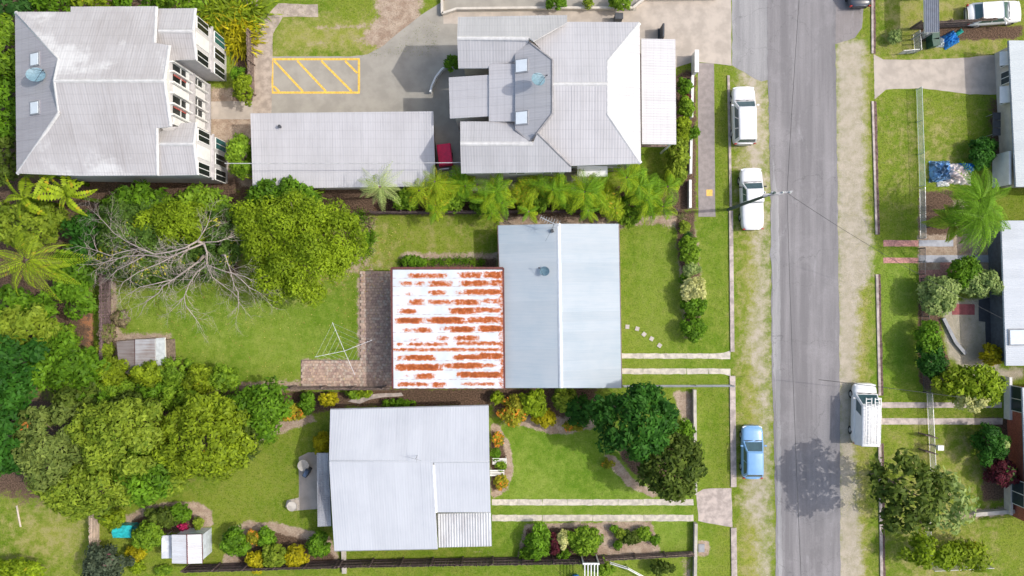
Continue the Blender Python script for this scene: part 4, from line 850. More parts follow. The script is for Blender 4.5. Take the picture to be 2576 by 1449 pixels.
tarp(2387, 101, 1.3, 1.1, .7, BL, 'crumpled bright blue tarpaulin beside the green bins', seed=1, rz=.5); tarp(2362, 107, .8, .8, .4, simple('grey_tarp', (.5, .55, .57), .6), 'pale grey cover between the bins and blue tarpaulin', seed=2)
tarp(2408, 85, 1.0, .35, .3, simple('teal_cloth', (.02, .35, .30), .6), 'teal cloth lying along the brown fence', seed=3, rz=.6)
tarp(2362, 432, 1.6, 1.7, .9, simple('navy_white_tarp', (.12, .25, .45), .5, var=.7, scale=2), 'blue end of the junk heap under the shaggy palm', seed=4); tarp(2407, 438, 2.2, 1.7, 1.0, simple('pinkish_white_sheet', (.70, .62, .60), .6, var=.3, scale=2), 'pinkish white sheet over the junk heap by the palm', seed=5)
tarp(2425, 425, 1.0, .9, 1.2, BL, 'small bright blue sheet on top of the junk heap', seed=6); tarp(2372, 462, 1.0, .5, .3, WHITE, 'white sack at the foot of the junk heap', seed=7)

# ------------------------------------------------------------------ fences
PALM = {}
def paling_fence(label, x0, y0, x1, y1, h=1.8, mat=TIMBER, pal=.1, rails=True, name='paling_fence', cat='fence', lim=300):
    a, b = P(x0, y0), P(x1, y1); L = (b - a).length; d = (b - a) / L; ang = math.atan2(d.y, d.x); t = thing(name, a, label, cat)
    step = max(pal * 1.06, L / 290); n = int(L / step); key = (round(step, 3), h, mat.name)
    if key not in PALM:
        mm = []
        for k in range(3):
            mb = MB().box((0, 0, h / 2 - .02 * k), (step * .93, .02, h - .04 * k)); me = bpy.data.meshes.new('paling'); me.from_pydata(mb.v, [], mb.f); me.materials.append(mat); mm.append(me)
        PALM[key] = mm
    for i in range(n):
        p = d * (i + .5) * step; inst(random.choice(PALM[key]), 'paling', t, (p.x, p.y, random.uniform(-.02, .02)), (random.uniform(-.02, .02), random.uniform(-.02, .02), ang))
    s_ = Vector((-d.y, d.x, 0)) * .05
    if rails:
        for side in ((1, -1)):
            for z in (.35, h * .5, h - .3): MB().box(a + d * L / 2 + s_ * side + Vector((0, 0, z)), (L, .05, .08), ang).build('rail', mat, t)
            if side == 1:
                for i in range(int(L / 2.4) + 1): MB().box(a + d * min(L, i * 2.4) + s_ * 1.9 + Vector((0, 0, h / 2)), (.1, .09, h), ang).build('post', mat, t)
            if side == 1 and False: break
    return t
paling_fence('old brown paling fence left of the back lawn', 279, 675, 281, 985, 1.8, simple('old_mauve_timber', (.20, .14, .14), .9, var=.4, scale=6, rnd=.7))
paling_fence('dark paling fence along the upper edge of the middle lot', 940, 538, 1700, 533, 1.6, DTIMBER)
paling_fence('weathered fence below the middle lot, left stretch', 596, 972, 985, 974, 1.5, TIMBER); paling_fence('dark weathered fence along the bottom, right of the white roof', 865, 1408, 1515, 1398, 1.8, DTIMBER)
paling_fence('dark weathered fence along the bottom, left of the white roof', 480, 1420, 862, 1409, 1.8, DTIMBER); paling_fence('brown fence behind the green bins at the top right', 2290, 74, 2480, 64, 1.7, TIMBER)
paling_fence('short brown fence beside the garden bed near the apartment', 637, 90, 641, 245, 1.6, TIMBER)
paling_fence('low timber fence left of the clothes shed garden', 250, 1285, 250, 1385, 1.5, simple('pinkish_timber', (.5, .40, .33), .9)); paling_fence('short grey fence below the bottom garden bed', 1520, 1398, 1740, 1386, 1.2, TIMBER)
def wire_fence(label, x0, y0, x1, y1, h, mat, railm=STEEL, mesh=True, n=None):
    a, b = P(x0, y0), P(x1, y1); L = (b - a).length; d = (b - a) / L; t = thing('wire_fence', a, label, 'fence'); n = n or max(2, int(L / 2.4))
    for i in range(n + 1): p = a + d * L * i / n; MB().tube([p, p + Vector((0, 0, h))], .035, 8).build('post', railm, t)
    MB().tube([a + Vector((0, 0, h)), b + Vector((0, 0, h))], .028, 6).build('top_rail', railm, t); MB().tube([a + Vector((0, 0, .1)), b + Vector((0, 0, .1))], .02, 6).build('bottom_rail', railm, t)
    if mesh:
        mb = MB(); k = int(L / .12)
        for i in range(k): p = a + d * L * (i + .5) / k; q_ = p + Vector((0, 0, .1)); mb.box(p + Vector((0, 0, h / 2)), (.012, .012, h - .1))
        for j in range(8): z = .15 + (h - .2) * j / 8; mb.tube([a + Vector((0, 0, z)), b + Vector((0, 0, z))], .008, 4, cap=False)
        tag(mb.build('mesh_wires', mat, t), None, kind='stuff')
    return t
PG = simple('pale_green_wire', (.50, .58, .52), .5, var=.1)
wire_fence('pale green mesh fence left of the sunny lawn across the street', 2304, 226, 2312, 470, .9, PG, PG); wire_fence('pale mesh fence by the shaggy palm across the street', 2312, 475, 2314, 600, .9, PG, STEEL)
wire_fence('dark mesh fence in front of the pink brick patio', 2312, 625, 2312, 690, .9, DGREY, DGREY); wire_fence('dark mesh fence behind the tall east hedge', 2316, 700, 2322, 985, 1.1, DGREY, DGREY)
wire_fence('pale mesh fence crossing the two narrow concrete paths', 2330, 985, 2340, 1200, .9, PALEWIRE); wire_fence('pale mesh fence below the big street tree', 2325, 1300, 2330, 1410, .9, PALEWIRE)
wire_fence('grey mesh side fence left of the wheel strips', 1565, 969, 1838, 968, 1.1, PALEWIRE, GREYP); wire_fence('thin mesh fence at the lower right corner', 2335, 1425, 2480, 1418, 1.0, PALEWIRE)
wire_fence('grey gate frame by the green bins', 2296, 88, 2300, 135, 1.1, PALEWIRE); wire_fence('pale open gate lying toward the wide driveway', 2258, 137, 2296, 134, 1.0, PALEWIRE)
def low_wall(label, segs, h=.5, wd=.18, mat=CONC):
    t = thing('front_wall', P(segs[0][0], segs[0][1]), label, 'wall')
    for (x0, y0, x1, y1) in segs:
        a, b = P(x0, y0), P(x1, y1); L = (b - a).length; d = (b - a) / L; k = max(1, int(L / 2.5))
        for i in range(k):
            p = a + d * L * (i + .5) / k; MB().box(p + Vector((0, 0, h / 2)), (L / k - .02, wd, h), math.atan2(d.y, d.x)).build('wall_section', mat, t)
            MB().box(p + Vector((0, 0, h + .03)), (L / k - .01, wd + .06, .06), math.atan2(d.y, d.x)).build('coping', mat, t)
low_wall('low pale front wall above the flared driveway mouth', [(1744, 978, 1746, 1240)]); low_wall('low pale front wall below the flared driveway mouth', [(1747, 1312, 1745, 1460)])
low_wall('white front wall beside the grey footpath', [(1738, 195, 1736, 300), (1735, 330, 1733, 440), (1732, 455, 1732, 525)], .6, .14, WHITE)
low_wall('low pink block wall at the lower right corner', [(2325, 1400, 2400, 1398)], .4, .5, simple('pink_block', (.55, .35, .28), .9)); low_wall('pale low wall beside the brick house', [(2440, 1290, 2560, 1280)], .5, .25)
low_wall('short concrete garden edging under the big white roof', [(866, 1378, 868, 1440)], .25, .3)
low_wall('stone edging of the sand garden across the street', [(2370, 800, 2385, 830), (2385, 830, 2400, 860), (2400, 860, 2425, 890)], .2, .2, GREYP)

# ------------------------------------------------------------------ utility pole, wires, clothes hoist
pole = thing('utility_pole', P(1832, 527), 'tall timber power pole with white crossarm at the kerb', 'utility pole'); b0 = P(1832, 527)
MB().tube([b0, b0 + Vector((0, 0, 10.6))], [.13, .09], 12).build('pole', simple('dark_green_pole', (.07, .10, .09), .8), pole)
for z, L in ((10.3, 2.0), (9.4, 1.4)): MB().box(b0 + Vector((.3, 0, z)), (L, .12, .12), .12).build('crossarm', simple('pale_crossarm', (.38, .38, .39)), pole)
for i in (-.6, -.1, .6, 1.1): MB().lathe(b0 + Vector((i, .04, 10.36)), [(.05, 0), (.08, .06), (.05, .12), (.03, .2)], 8).build('insulator', WHITE, pole)
def wire(label, a, b, sag=.8, r=.015, mat=WIRE, g=None):
    a, b = Vector(a), Vector(b); pts = [a.lerp(b, i / 16) - Vector((0, 0, sag * 4 * (i / 16) * (1 - i / 16))) for i in range(17)]
    tag(MB().tube(pts, r, 4).build('power_line', mat), label, 'wire', g or 'overhead wires')
wire('overhead service wire from the power pole toward the sand garden', b0 + Vector((.9, 0, 10.4)), P(2519, 800, 3.0), 1.0, .014)
wire('overhead wire leaving the power pole upward along the street', b0 + Vector((.9, .1, 10.4)), b0 + Vector((4, 42, 10.4)), .5, .013); wire('overhead wire leaving the power pole downward along the street', b0 + Vector((.9, -.1, 10.4)), b0 + Vector((3, -48, 10.4)), .5, .013)
wire('pale service wire spanning garage, red cart and large roof', P(565, 411, 5.5), P(1160, 409, 5.3), .15, .028, PALEWIRE)
wire('dark wire above the two narrow concrete paths', P(2060, 955, 6), P(2420, 1000, 4), .3, .02)
ho = thing('clothes_hoist', P(866, 884), 'silver rotary clothes hoist with four arms on the back lawn', 'clothes line'); c = P(866, 883, 2.0); hub = Vector((c.x, c.y, 1.95))
MB().tube([(hub.x, hub.y, 0), hub], .035, 8).build('mast', STEEL, ho); tips = [P(836, 811, 2.1), P(937, 855, 2.1), P(893, 944, 2.1), P(792, 898, 2.1)]
for t_ in tips: MB().tube([hub, t_], .018, 6).build('arm', simple('bright_alloy', (.75, .75, .75), .4), ho)
m = MB()
for k in (.35, .55, .75, .97):
    q4_ = [hub.lerp(t_, k) for t_ in tips]
    for i in range(4): m.tube([q4_[i], q4_[(i + 1) % 4]], .006, 3, cap=False)
m.build('line_wires', PALEWIRE, ho)

# ------------------------------------------------------------------ vegetation
def quad_mesh(name, C, U, V, tint, mat):
    """leaf blades: centres C, half-length vectors U, half-width vectors V (n,3) -> pointed quads"""
    n = len(C); v = np.empty((n, 4, 3), np.float32); v[:, 0] = C - U; v[:, 1] = C + V + U * .1; v[:, 2] = C + U; v[:, 3] = C - V + U * .1
    me = bpy.data.meshes.new(name); me.vertices.add(n * 4); me.vertices.foreach_set('co', v.ravel()); idx = np.arange(n * 4, dtype=np.int32)
    me.loops.add(n * 4); me.loops.foreach_set('vertex_index', idx); me.polygons.add(n)
    me.polygons.foreach_set('loop_start', idx[::4].copy()); me.polygons.foreach_set('loop_total', np.full(n, 4, np.int32)); me.update()
    at_ = me.color_attributes.new('tint', 'FLOAT_COLOR', 'POINT'); t = np.ones((n, 4, 4), np.float32); t[:, :, :3] = tint[:, None, :]; at_.data.foreach_set('color', t.ravel())
    me.materials.append(mat); return me
def unit(a): return a / (np.linalg.norm(a, axis=1, keepdims=True) + 1e-9)
def crown(rx, ry, z0, z1, leaf, mat, seed, lumpiness=.5, dens=1.0, aspect=.45, rag=.25, spread=.8):
    r = np.random.default_rng(seed); hz = (z1 - z0) / 2; zc = (z0 + z1) / 2; rm = (rx + ry) / 2
    lr = max(rm * (.20 if rm > 2.5 else .34) , .22); nl = int(max(6, 3.2 * (rx * ry) / (lr * lr)))
    ii = r.permutation(nl); th = (ii * 2.399963 + r.uniform(-.35, .35, nl)) % (2 * np.pi); ct = np.clip(1 - (ii + r.uniform(.1, .9, nl)) / nl * 1.2, -.25, 1); st = np.sqrt(1 - ct ** 2); sh = 1 + rag * (np.sin(th * 3 + seed) * .5 + np.sin(th * 5 + seed * 2.3) * .3) + r.uniform(-.12, .12, nl)
    rad = r.uniform(.72, 1.0, nl) ** .7
    LC = np.stack([rx * st * np.cos(th) * sh * rad * .88, ry * st * np.sin(th) * sh * rad * .88, zc + hz * ct * rad * (.85 + lumpiness * r.uniform(-.35, .25, nl))], 1)
    LR = lr * r.uniform(.6, 1.35, nl); area = 2 * np.pi * LR ** 2 * 1.25; cnt = np.maximum(8, (dens * area / (leaf * leaf * aspect * 2) * .95).astype(int))
    li = np.repeat(np.arange(nl), cnt); n = len(li); d = unit(r.normal(size=(n, 3))); d[:, 2] = np.abs(d[:, 2]) * 1.0 - .25 * (r.random(n) < .3); d = unit(d)
    C = LC[li] + d * LR[li][:, None] * r.uniform(.55, 1.08, n)[:, None] * np.array([1, 1, .75])
    nrm = unit(d + r.normal(size=(n, 3)) * spread * .6 + np.array([0, 0, .5])); t1 = unit(np.cross(nrm, r.normal(size=(n, 3)))); t2 = np.cross(nrm, t1); s = leaf * r.uniform(.6, 1.35, n)[:, None]
    tint = np.stack([np.clip(r.beta(2, 2, n) * .6 + .45 * np.clip((C[:, 2] - LC[li][:, 2]) / LR[li], -.5, 1) * .5 + r.uniform(-.1, .25, nl)[li], 0, 1), r.random(nl)[li] * .7 + r.random(n) * .3, r.random(n) * .5 + r.random(nl)[li] * .5], 1)  # leaves low on each lump are tinted darker, shading put into the colour
    return quad_mesh('crown', C, t1 * s, t2 * s * aspect, tint, mat)
def trunk_mesh(parent, h, rad, rx, ry, mat=BARK, name='trunk', limbs=5, seed=0):
    r = random.Random(seed); m_ = MB(); L = wloc(parent); m_.tube([L + Vector((0, 0, -.1)), L + Vector((.05, .03, h * .3)), L + Vector((.1, -.05, h * .55))], [rad, rad * .8, rad * .62], 8)
    for i in range(limbs):
        a = 2 * math.pi * i / limbs + r.uniform(-.4, .4); k = r.uniform(.5, .8); m_.tube([L + Vector((.07, 0, h * .42)), L + Vector((math.cos(a) * rx * k * .45, math.sin(a) * ry * k * .45, h * .62)), L + Vector((math.cos(a) * rx * k, math.sin(a) * ry * k, h * .82))], [rad * .5, rad * .3, rad * .12], 6)
    return m_.build(name, mat, parent)
TG = 'garden trees and shrubs'
seedc = [100]
def tree(px, py, rx, ry, top, pal, label, leaf=.2, z0=None, dens=1.0, name='tree', cat='tree', rag=.25, lump=.5, aspect=.45):
    seedc[0] += 1; z0 = top * .35 if z0 is None else z0; zm = z0 + (top - z0) * .6; c = P(px, py, zm); t = thing(name, (c.x, c.y, 0), label, cat)
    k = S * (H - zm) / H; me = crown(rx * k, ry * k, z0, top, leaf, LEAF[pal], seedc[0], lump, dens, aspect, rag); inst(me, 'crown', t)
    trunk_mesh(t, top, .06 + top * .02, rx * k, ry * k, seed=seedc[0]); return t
def shrub(px, py, rx, ry, top, pal, label, leaf=.12, dens=1.35, name='shrub', cat='shrub', rag=.2, aspect=.45):
    seedc[0] += 1; zm = top * .6; c = P(px, py, zm); t = thing(name, (c.x, c.y, 0), label, cat); k = S * (H - zm) / H
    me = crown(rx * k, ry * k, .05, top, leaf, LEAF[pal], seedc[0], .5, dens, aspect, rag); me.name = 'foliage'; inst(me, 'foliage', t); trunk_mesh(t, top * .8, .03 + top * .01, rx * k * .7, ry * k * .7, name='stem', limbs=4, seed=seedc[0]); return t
def strap_plant(px, py, rad, h, pal, label, n=60, name='strap_leaved_plant', wd=.035, cat='plant'):
    seedc[0] += 1; r = np.random.default_rng(seedc[0]); c = P(px, py, h * .5); t = thing(name, (c.x, c.y, 0), label, cat); m_ = []
    th = r.uniform(0, 2 * np.pi, n); el = r.uniform(.35, 1.3, n); L = rad * r.uniform(.6, 1.15, n); o0 = r.normal(size=(n, 2)) * rad * .22
    d1 = np.stack([np.cos(th) * np.cos(el), np.sin(th) * np.cos(el), np.sin(el)], 1); sd = np.stack([-np.sin(th), np.cos(th), np.zeros(n)], 1)
    C, U, V, T = [], [], [], []; p = np.zeros((n, 3)); p[:, :2] = o0; z = h / max(rad, .1)
    for s_ in range(3):
        d = d1.copy(); d[:, 2] -= s_ * .55; d = unit(d); l = (L / 3)[:, None]; q_ = p + d * l * np.array([1, 1, z]); C.append((p + q_) / 2); U.append((q_ - p) / 2 * 1.15); V.append(sd * wd * (1 - .25 * s_)); T.append(np.stack([np.clip(r.random(n) * .7 + .1 * s_, 0, 1), r.random(n), r.random(n)], 1)); p = q_
    me = quad_mesh('foliage', np.concatenate(C), np.concatenate(U), np.concatenate(V), np.concatenate(T), LEAF[pal]); inst(me, 'foliage', t); return t
FR = {}
def frond_mesh(L, pal, droop, wd, nl=34, vshape=.35, key=None, lw=.05):
    k = (round(L, 2), pal, droop, wd, key)
    if k in FR: return FR[k]
    r = np.random.default_rng(len(FR) + 5); C, U, V, T = [], [], [], []; t = np.linspace(.08, 1, nl)
    x = L * (t - .12 * droop * t ** 2); z = L * (.32 * t - (.30 + .45 * droop) * t ** 2.2)
    for i in range(nl):
        tx = np.array([1, 0, .32 - (.30 + .45 * droop) * 2.2 * t[i] ** 1.2]); tx /= np.linalg.norm(tx); ll = wd * math.sin(math.pi * min(1, .12 + .86 * t[i]) ** .85) + .06
        for s_ in (-1, 1):
            d = np.array([.55 + .5 * t[i], s_ * 1.0, -vshape + r.uniform(-.12, .12)]); d /= np.linalg.norm(d); p0 = np.array([x[i], 0, z[i]]); sd = np.cross(d, [0, 0, 1.0]); sd /= np.linalg.norm(sd)
            C.append(p0 + d * ll * .25); U.append(d * ll * .27); V.append(sd * lw * .5 + np.array([0, 0, .01])); T.append([.35 + .5 * r.random(), r.random() * .5, r.random()])
            d2 = d.copy(); d2[2] -= .5; d2 /= np.linalg.norm(d2); C.append(p0 + d * ll * .5 + d2 * ll * .22); U.append(d2 * ll * .27); V.append(sd * lw * .38); T.append([.45 + .5 * r.random(), r.random() * .5, r.random()])
    for i in range(nl - 1):   # rachis
        p0, p1 = np.array([x[i], 0, z[i] + .01]), np.array([x[i + 1], 0, z[i + 1] + .01]); C.append((p0 + p1) / 2); U.append((p1 - p0) * .6); V.append(np.array([0, .022 * (1.2 - t[i]), 0])); T.append([.9, 0, .5])
    FR[k] = quad_mesh('frond', np.array(C), np.array(U), np.array(V), np.array(T), LEAF[pal]); return FR[k]
def palm(px, py, L, top, pal, label, n=14, droop=.8, wd=.55, lw=.06, name='palm_tree', trunk=True, group=None, ns=1, spread=0, nl=34):
    seedc[0] += 1; r = random.Random(seedc[0]); c = P(px, py, top); t = thing(name, (c.x, c.y, 0), label, 'palm', group)
    for s_ in range(ns):
        ox, oy = (0, 0) if ns == 1 else (r.uniform(-spread, spread), r.uniform(-spread, spread)); tp = top * (1 if ns == 1 else r.uniform(.75, 1.0))
        MB().tube([(c.x + ox * .5, c.y + oy * .5, -.1), (c.x + ox * .8, c.y + oy * .8, tp * .5), (c.x + ox, c.y + oy, tp)], [.13 if ns == 1 else .05, .1 if ns == 1 else .04, .09 if ns == 1 else .04], 8).build('trunk', BARK, t)
        for i in range(n):
            a = i * 2.39996 + r.uniform(-.25, .25); ring = i / n; k = r.choice((0, 1)); me = frond_mesh(L * (1 if k else .85), 'green' if (pal == 'lime' and ring > .62) else pal, droop + .25 * k, wd, nl=nl, key=k, lw=lw); s2_ = r.uniform(.66, 1.12)
            inst(me, 'frond', t, (ox, oy, tp), (r.uniform(-.3, .3), .35 - .95 * ring + r.uniform(-.15, .15), a + r.uniform(-.25, .25)), (s2_, s2_ * r.uniform(.7, 1.1), s2_ * r.uniform(.8, 1.5)))
    return t
def banana(px, py, L, top, label, n=9, pal='yellowgreen'):
    seedc[0] += 1; r = random.Random(seedc[0]); c = P(px, py, top); t = thing('banana_plant', (c.x, c.y, 0), label, 'plant'); MB().tube([(c.x, c.y, 0), (c.x, c.y, top)], [.18, .1], 8).build('trunk', LEAF['olive'], t)
    C, U, V, T = [], [], [], []; ns = 12
    for i in range(ns):
        u = (i + .5) / ns; p = np.array([L * u, 0, L * (.5 * u - .75 * u * u)]); w_ = .32 * L * math.sin(math.pi * min(.97, u * .9 + .08)) * .55 + .03
        for s_ in (-1, 1): C.append(p + np.array([0, s_ * w_ * .5, .04 * abs(w_)])); U.append(np.array([L / ns * .8, 0, L / ns * (.5 - 1.5 * u) * .8])); V.append(np.array([0, w_ * .62, -.12 * w_ * s_])); T.append([.4 + .5 * random.random(), random.random() * .4, random.random()])
    me = quad_mesh('leaf', np.array(C), np.array(U), np.array(V), np.array(T), LEAF[pal])
    for i in range(n): s_ = r.uniform(.5, 1.15); inst(me, 'leaf', t, (0, 0, top), (r.uniform(-.9, .9), -.8 + 1.3 * (i / n), i * 2.4 + r.uniform(-.5, .5)), (s_, s_ * r.uniform(.7, 1.2), s_ * r.uniform(.6, 1.6)))
    return t
# big trees
tree(750, 618, 172, 136, 7.0, 'lime', 'large dense lime green tree over the middle of the back lawn', .125, 1.2, .85, rag=.28, lump=.9)
tree(370, 600, 150, 110, 5.3, 'mixed', 'dark green tree with yellow tips behind the leafless branches', .125, .8, .95)
tree(300, 650, 70, 50, 3.8, 'mixed', 'low dark green tree at the paling fence end of the leafless branches', .125, .5)
tree(475, 655, 110, 48, 3.6, 'mixed', 'low dark green tree below the forks of the leafless tree', .125, .5)
tree(545, 590, 75, 95, 4.8, 'mixed', 'dark glossy tree between the leafless branches and the large lime tree', .125, .6, .9)
tree(440, 562, 95, 50, 5.5, 'lime', 'bright yellow-green treetop above the leafless branches', .115, 3, .8, rag=.35)
strap_plant(690, 480, 2.4, 4.5, 'lime', 'tall lime strap-leaved clump overlapping the garage edge, left', 260, wd=.10); strap_plant(745, 488, 2.2, 4.2, 'bright', 'tall lime strap-leaved clump overlapping the garage edge, right', 240, wd=.10)
tree(705, 495, 100, 36, 3.8, 'green', 'bright green treetop overlapping the lower edge of the long garage', .2, 1.5)
tree(345, 505, 80, 38, 4.5, 'green', 'green tree under the lower eave of the tall house, left one', .2, 1); tree(500, 510, 90, 35, 4.5, 'bright', 'green tree under the lower eave of the tall house, right one', .2, 1)
tree(295, 1095, 125, 98, 7.5, 'olive', 'broad olive green tree at the lower left, topmost crown', .18, 2.5, .9, rag=.2)
tree(125, 1120, 105, 115, 7, 'flowering', 'greyish tree with orange blossom at the lower left', .18, 2, .9); tree(215, 1225, 135, 75, 6, 'olive', 'olive tree overhanging the pale lawn at the lower left', .18, 1.6, .9)
tree(360, 1180, 75, 85, 5.2, 'green', 'mid green tree between the olive and the yellow-green crowns', .22, 1.6); tree(330, 1018, 70, 30, 3.4, 'darkolive', 'shady olive tree just below the back yard boundary', .2, 1.0)
tree(508, 1100, 128, 105, 6.6, 'yellowgreen', 'round yellow-green tree left of the lower back lawn', .18, 1.5, .95, rag=.12); tree(655, 1030, 75, 60, 4.2, 'green', 'mid green tree right of the round yellow-green tree', .2, .8); tree(615, 1095, 42, 55, 4.0, 'darkolive', 'small olive tree at the edge of the lower back lawn', .2, .8)
tree(30, 930, 75, 80, 7, 'dark', 'dark green tree on the left edge, upper one', .22, 2); tree(25, 1080, 60, 110, 7, 'dark', 'dark green tree on the left edge, lower one', .22, 2)
tree(165, 925, 90, 65, 5, 'green', 'green tree left of the tin shed and paling fence', .22, 1); tree(60, 830, 90, 60, 4, 'olive', 'olive green bush tree below the yellow palm', .22, .8); tree(190, 700, 50, 90, 3.5, 'green', 'green tree between yellow palm and paling fence', .2, .6); tree(60, 560, 110, 60, 3.4, 'olive', 'low olive tree behind the yellow palm fronds', .2, .6); tree(220, 600, 40, 70, 3.6, 'dark', 'dark tree in the left corner of the back yard', .2, .6); tree(20, 760, 60, 40, 3, 'green', 'low green tree on the left edge below the palm', .2, .5)
tree(190, 1000, 60, 45, 5.0, 'darkolive', 'shaded olive tree below the left green tree', .22, 1)
tree(2, 120, 50, 85, 5, 'bright', 'bright green tree left of the tall house, uppermost', .2, 1); tree(5, 270, 48, 85, 4.5, 'green', 'green tree left of the tall house, middle one', .2, 1); tree(0, 400, 45, 60, 4, 'darkolive', 'olive tree left of the tall house, lowest one', .2, .8); tree(20, 10, 60, 35, 5, 'bluegreen', 'dark tree at the top left corner', .2, 1); tree(130, 0, 60, 26, 4.5, 'green', 'green tree above the tall house, leftmost', .2, 1); tree(235, -5, 60, 28, 4.5, 'yellowgreen', 'yellow-green tree above the tall house, second', .2, 1); tree(345, -5, 60, 25, 4.5, 'green', 'green tree above the tall house, third', .2, 1); tree(450, -8, 60, 28, 4.5, 'bright', 'bright tree above the tall house, fourth', .2, 1)
tree(1600, 1062, 112, 92, 7, 'dark', 'big dark green tree in the lower front garden', .2, 1.2, 1.1, rag=.1); tree(1692, 1178, 80, 88, 6, 'darkolive', 'glossy dark olive tree beside the flared driveway mouth', .2, 1, 1.1, rag=.1)
tree(2288, 1238, 92, 105, 7.5, 'darkolive', 'big dark street tree shading the road at the lower right', .26, 3, .55, rag=.25, lump=.7); tree(2385, 1262, 52, 78, 5.5, 'palegreen', 'paler sparse tree right of the big street tree', .24, 2, .35)
tree(2345, 1390, 75, 38, 3, 'lime', 'low lime green tree below the big street tree', .18, .3, .8); tree(2430, 1395, 60, 35, 2.6, 'yellowgreen', 'low yellow-green tree near the lower right corner', .18, .3, .7)
tree(2470, 965, 55, 45, 4, 'lime', 'lime tree beside the narrow paths on the right', .18, 1); tree(2400, 960, 45, 38, 3.2, 'yellowgreen', 'yellow-green tree at the end of the tall east hedge', .18, .6); shrub(2440, 1003, 42, 26, 3.6, 'cream', 'cream flowering shrub above the narrow concrete paths', .15)
tree(450, 1003, 62, 26, 3.4, 'bright', 'low bright tree just below the back yard boundary', .18, .8)
tree(235, 1000, 45, 30, 4.0, 'green', 'green tree at the corner below the paling fence', .18, .8)
tree(100, 775, 45, 32, 2.6, 'green', 'low green tree beneath the big yellow palm', .18, .4); tree(150, 850, 50, 30, 3.0, 'bright', 'bright low tree above the tin shed level at the left', .18, .5)
tree(420, 1195, 50, 45, 4.0, 'olive', 'olive tree overlapping the yellow-green crown from below', .18, 1.2)
# palms
palm(66, 655, 4.1, 7.0, 'yellowgreen', 'large yellow palm with long drooping fronds at the left', 14, .95, .85, .07, nl=30)
palm(955, 470, 1.9, 5.5, 'palegreen', 'shaggy palm crown overlapping the lower edge of the garage', 26, .9, .5, .045, nl=14)
palm(2462, 520, 3.0, 6.0, 'green', 'large shaggy palm across the street above the wheel strips', 24, 1.0, .7, .075, nl=20, ns=3, spread=.9); palm(2400, 560, 2.0, 3.5, 'olive', 'smaller palm tucked under the shaggy palm', 16, .8, .5, .08)
banana(170, 490, 2.3, 5.0, 'banana plant with broad yellow leaves below the tall house', 11); banana(120, 440, 1.8, 5.2, 'slender banana plant touching the tall house eave', 6); banana(60, 500, 2.0, 4.2, 'banana plant at the left edge below the tall house', 7)
CV = [1.0, .85, 1.15, .8, 1.05, 1.2, .75, 1.15, .9]
for i, (x, y, l_) in enumerate(((1082, 487, 'leftmost'), (1165, 478, 'second from left'), (1243, 492, 'third from left'), (1312, 482, 'fourth from left'), (1388, 488, 'fifth from left'), (1470, 478, 'sixth from left'), (1545, 500, 'seventh from left'), (1608, 475, 'eighth from left'), (1655, 490, 'rightmost'))):
    palm(x, y, 1.5 * CV[i], 3.6 * CV[i], 'lime' if i % 3 else 'yellowgreen', 'golden cane palm clump below the large roof, ' + l_, 12, .8, .5, .065, group='golden cane palms in a row', ns=5, spread=.95, name='cane_palm', nl=13)
for i, (x, y, rr_) in enumerate(((1130, 505, 34), (1215, 512, 30), (1352, 508, 30), (1432, 505, 32), (1515, 505, 30), (1590, 515, 28), (1020, 505, 30))): shrub(x, y, rr_, 26, 2.6, 'bright', 'green understorey bush between the cane palms, %s' % ('leftmost but one', 'third', 'fourth', 'fifth', 'sixth', 'rightmost', 'leftmost')[i], .15)
for i, (x, y) in enumerate(((1097, 540), (1237, 545), (1330, 540), (1480, 538), (1645, 540))):
    palm(x, y - 8, 1.1, 2.6, 'lime', ('small cane palm poking over the fence, %s' % ('leftmost', 'second', 'middle one', 'fourth', 'rightmost')[i]), 10, .8, .3, .045, group='small cane palms at the fence', name='cane_palm', nl=20)
for i, (x, y) in enumerate(((560, 20), (590, 60), (530, 30), (600, 95), (620, 30))):
    strap_plant(x, y, 1.9, 1.7, 'yellow' if i % 2 else 'yellowgreen', 'yellow and green strap-leaved plant above the tall house, %s' % ('central', 'lower middle', 'leftmost', 'lowest', 'topmost right')[i], 170, wd=.11)
strap_plant(925, 600, 1.0, .9, 'green', 'strap-leaved clump right of the large lime tree, upper', 130, wd=.045); strap_plant(918, 630, .9, .8, 'bright', 'strap-leaved clump right of the large lime tree, lower', 110, wd=.045); strap_plant(922, 560, .8, .8, 'dry', 'dead brown strap leaves near the upper boundary', 90, wd=.05); strap_plant(905, 548, .9, .9, 'green', 'green strap-leaved clump near the upper boundary', 90, wd=.045)
for i in range(11):
    (strap_plant if i not in (1, 2) else (lambda x, y, a, b, c, d, e: shrub(x, y, 17, 13, .8, 'green', d, .1)))(1010 + i * 20, 660 - (i % 2) * 2 - (4 if 5 < i < 9 else 0), .5, .6, 'green' if i % 3 else 'bright', 'leafy plant number %s from the left in the bed above the rusty roof' % ('one two three four five six seven eight nine ten eleven'.split()[i]), 60)
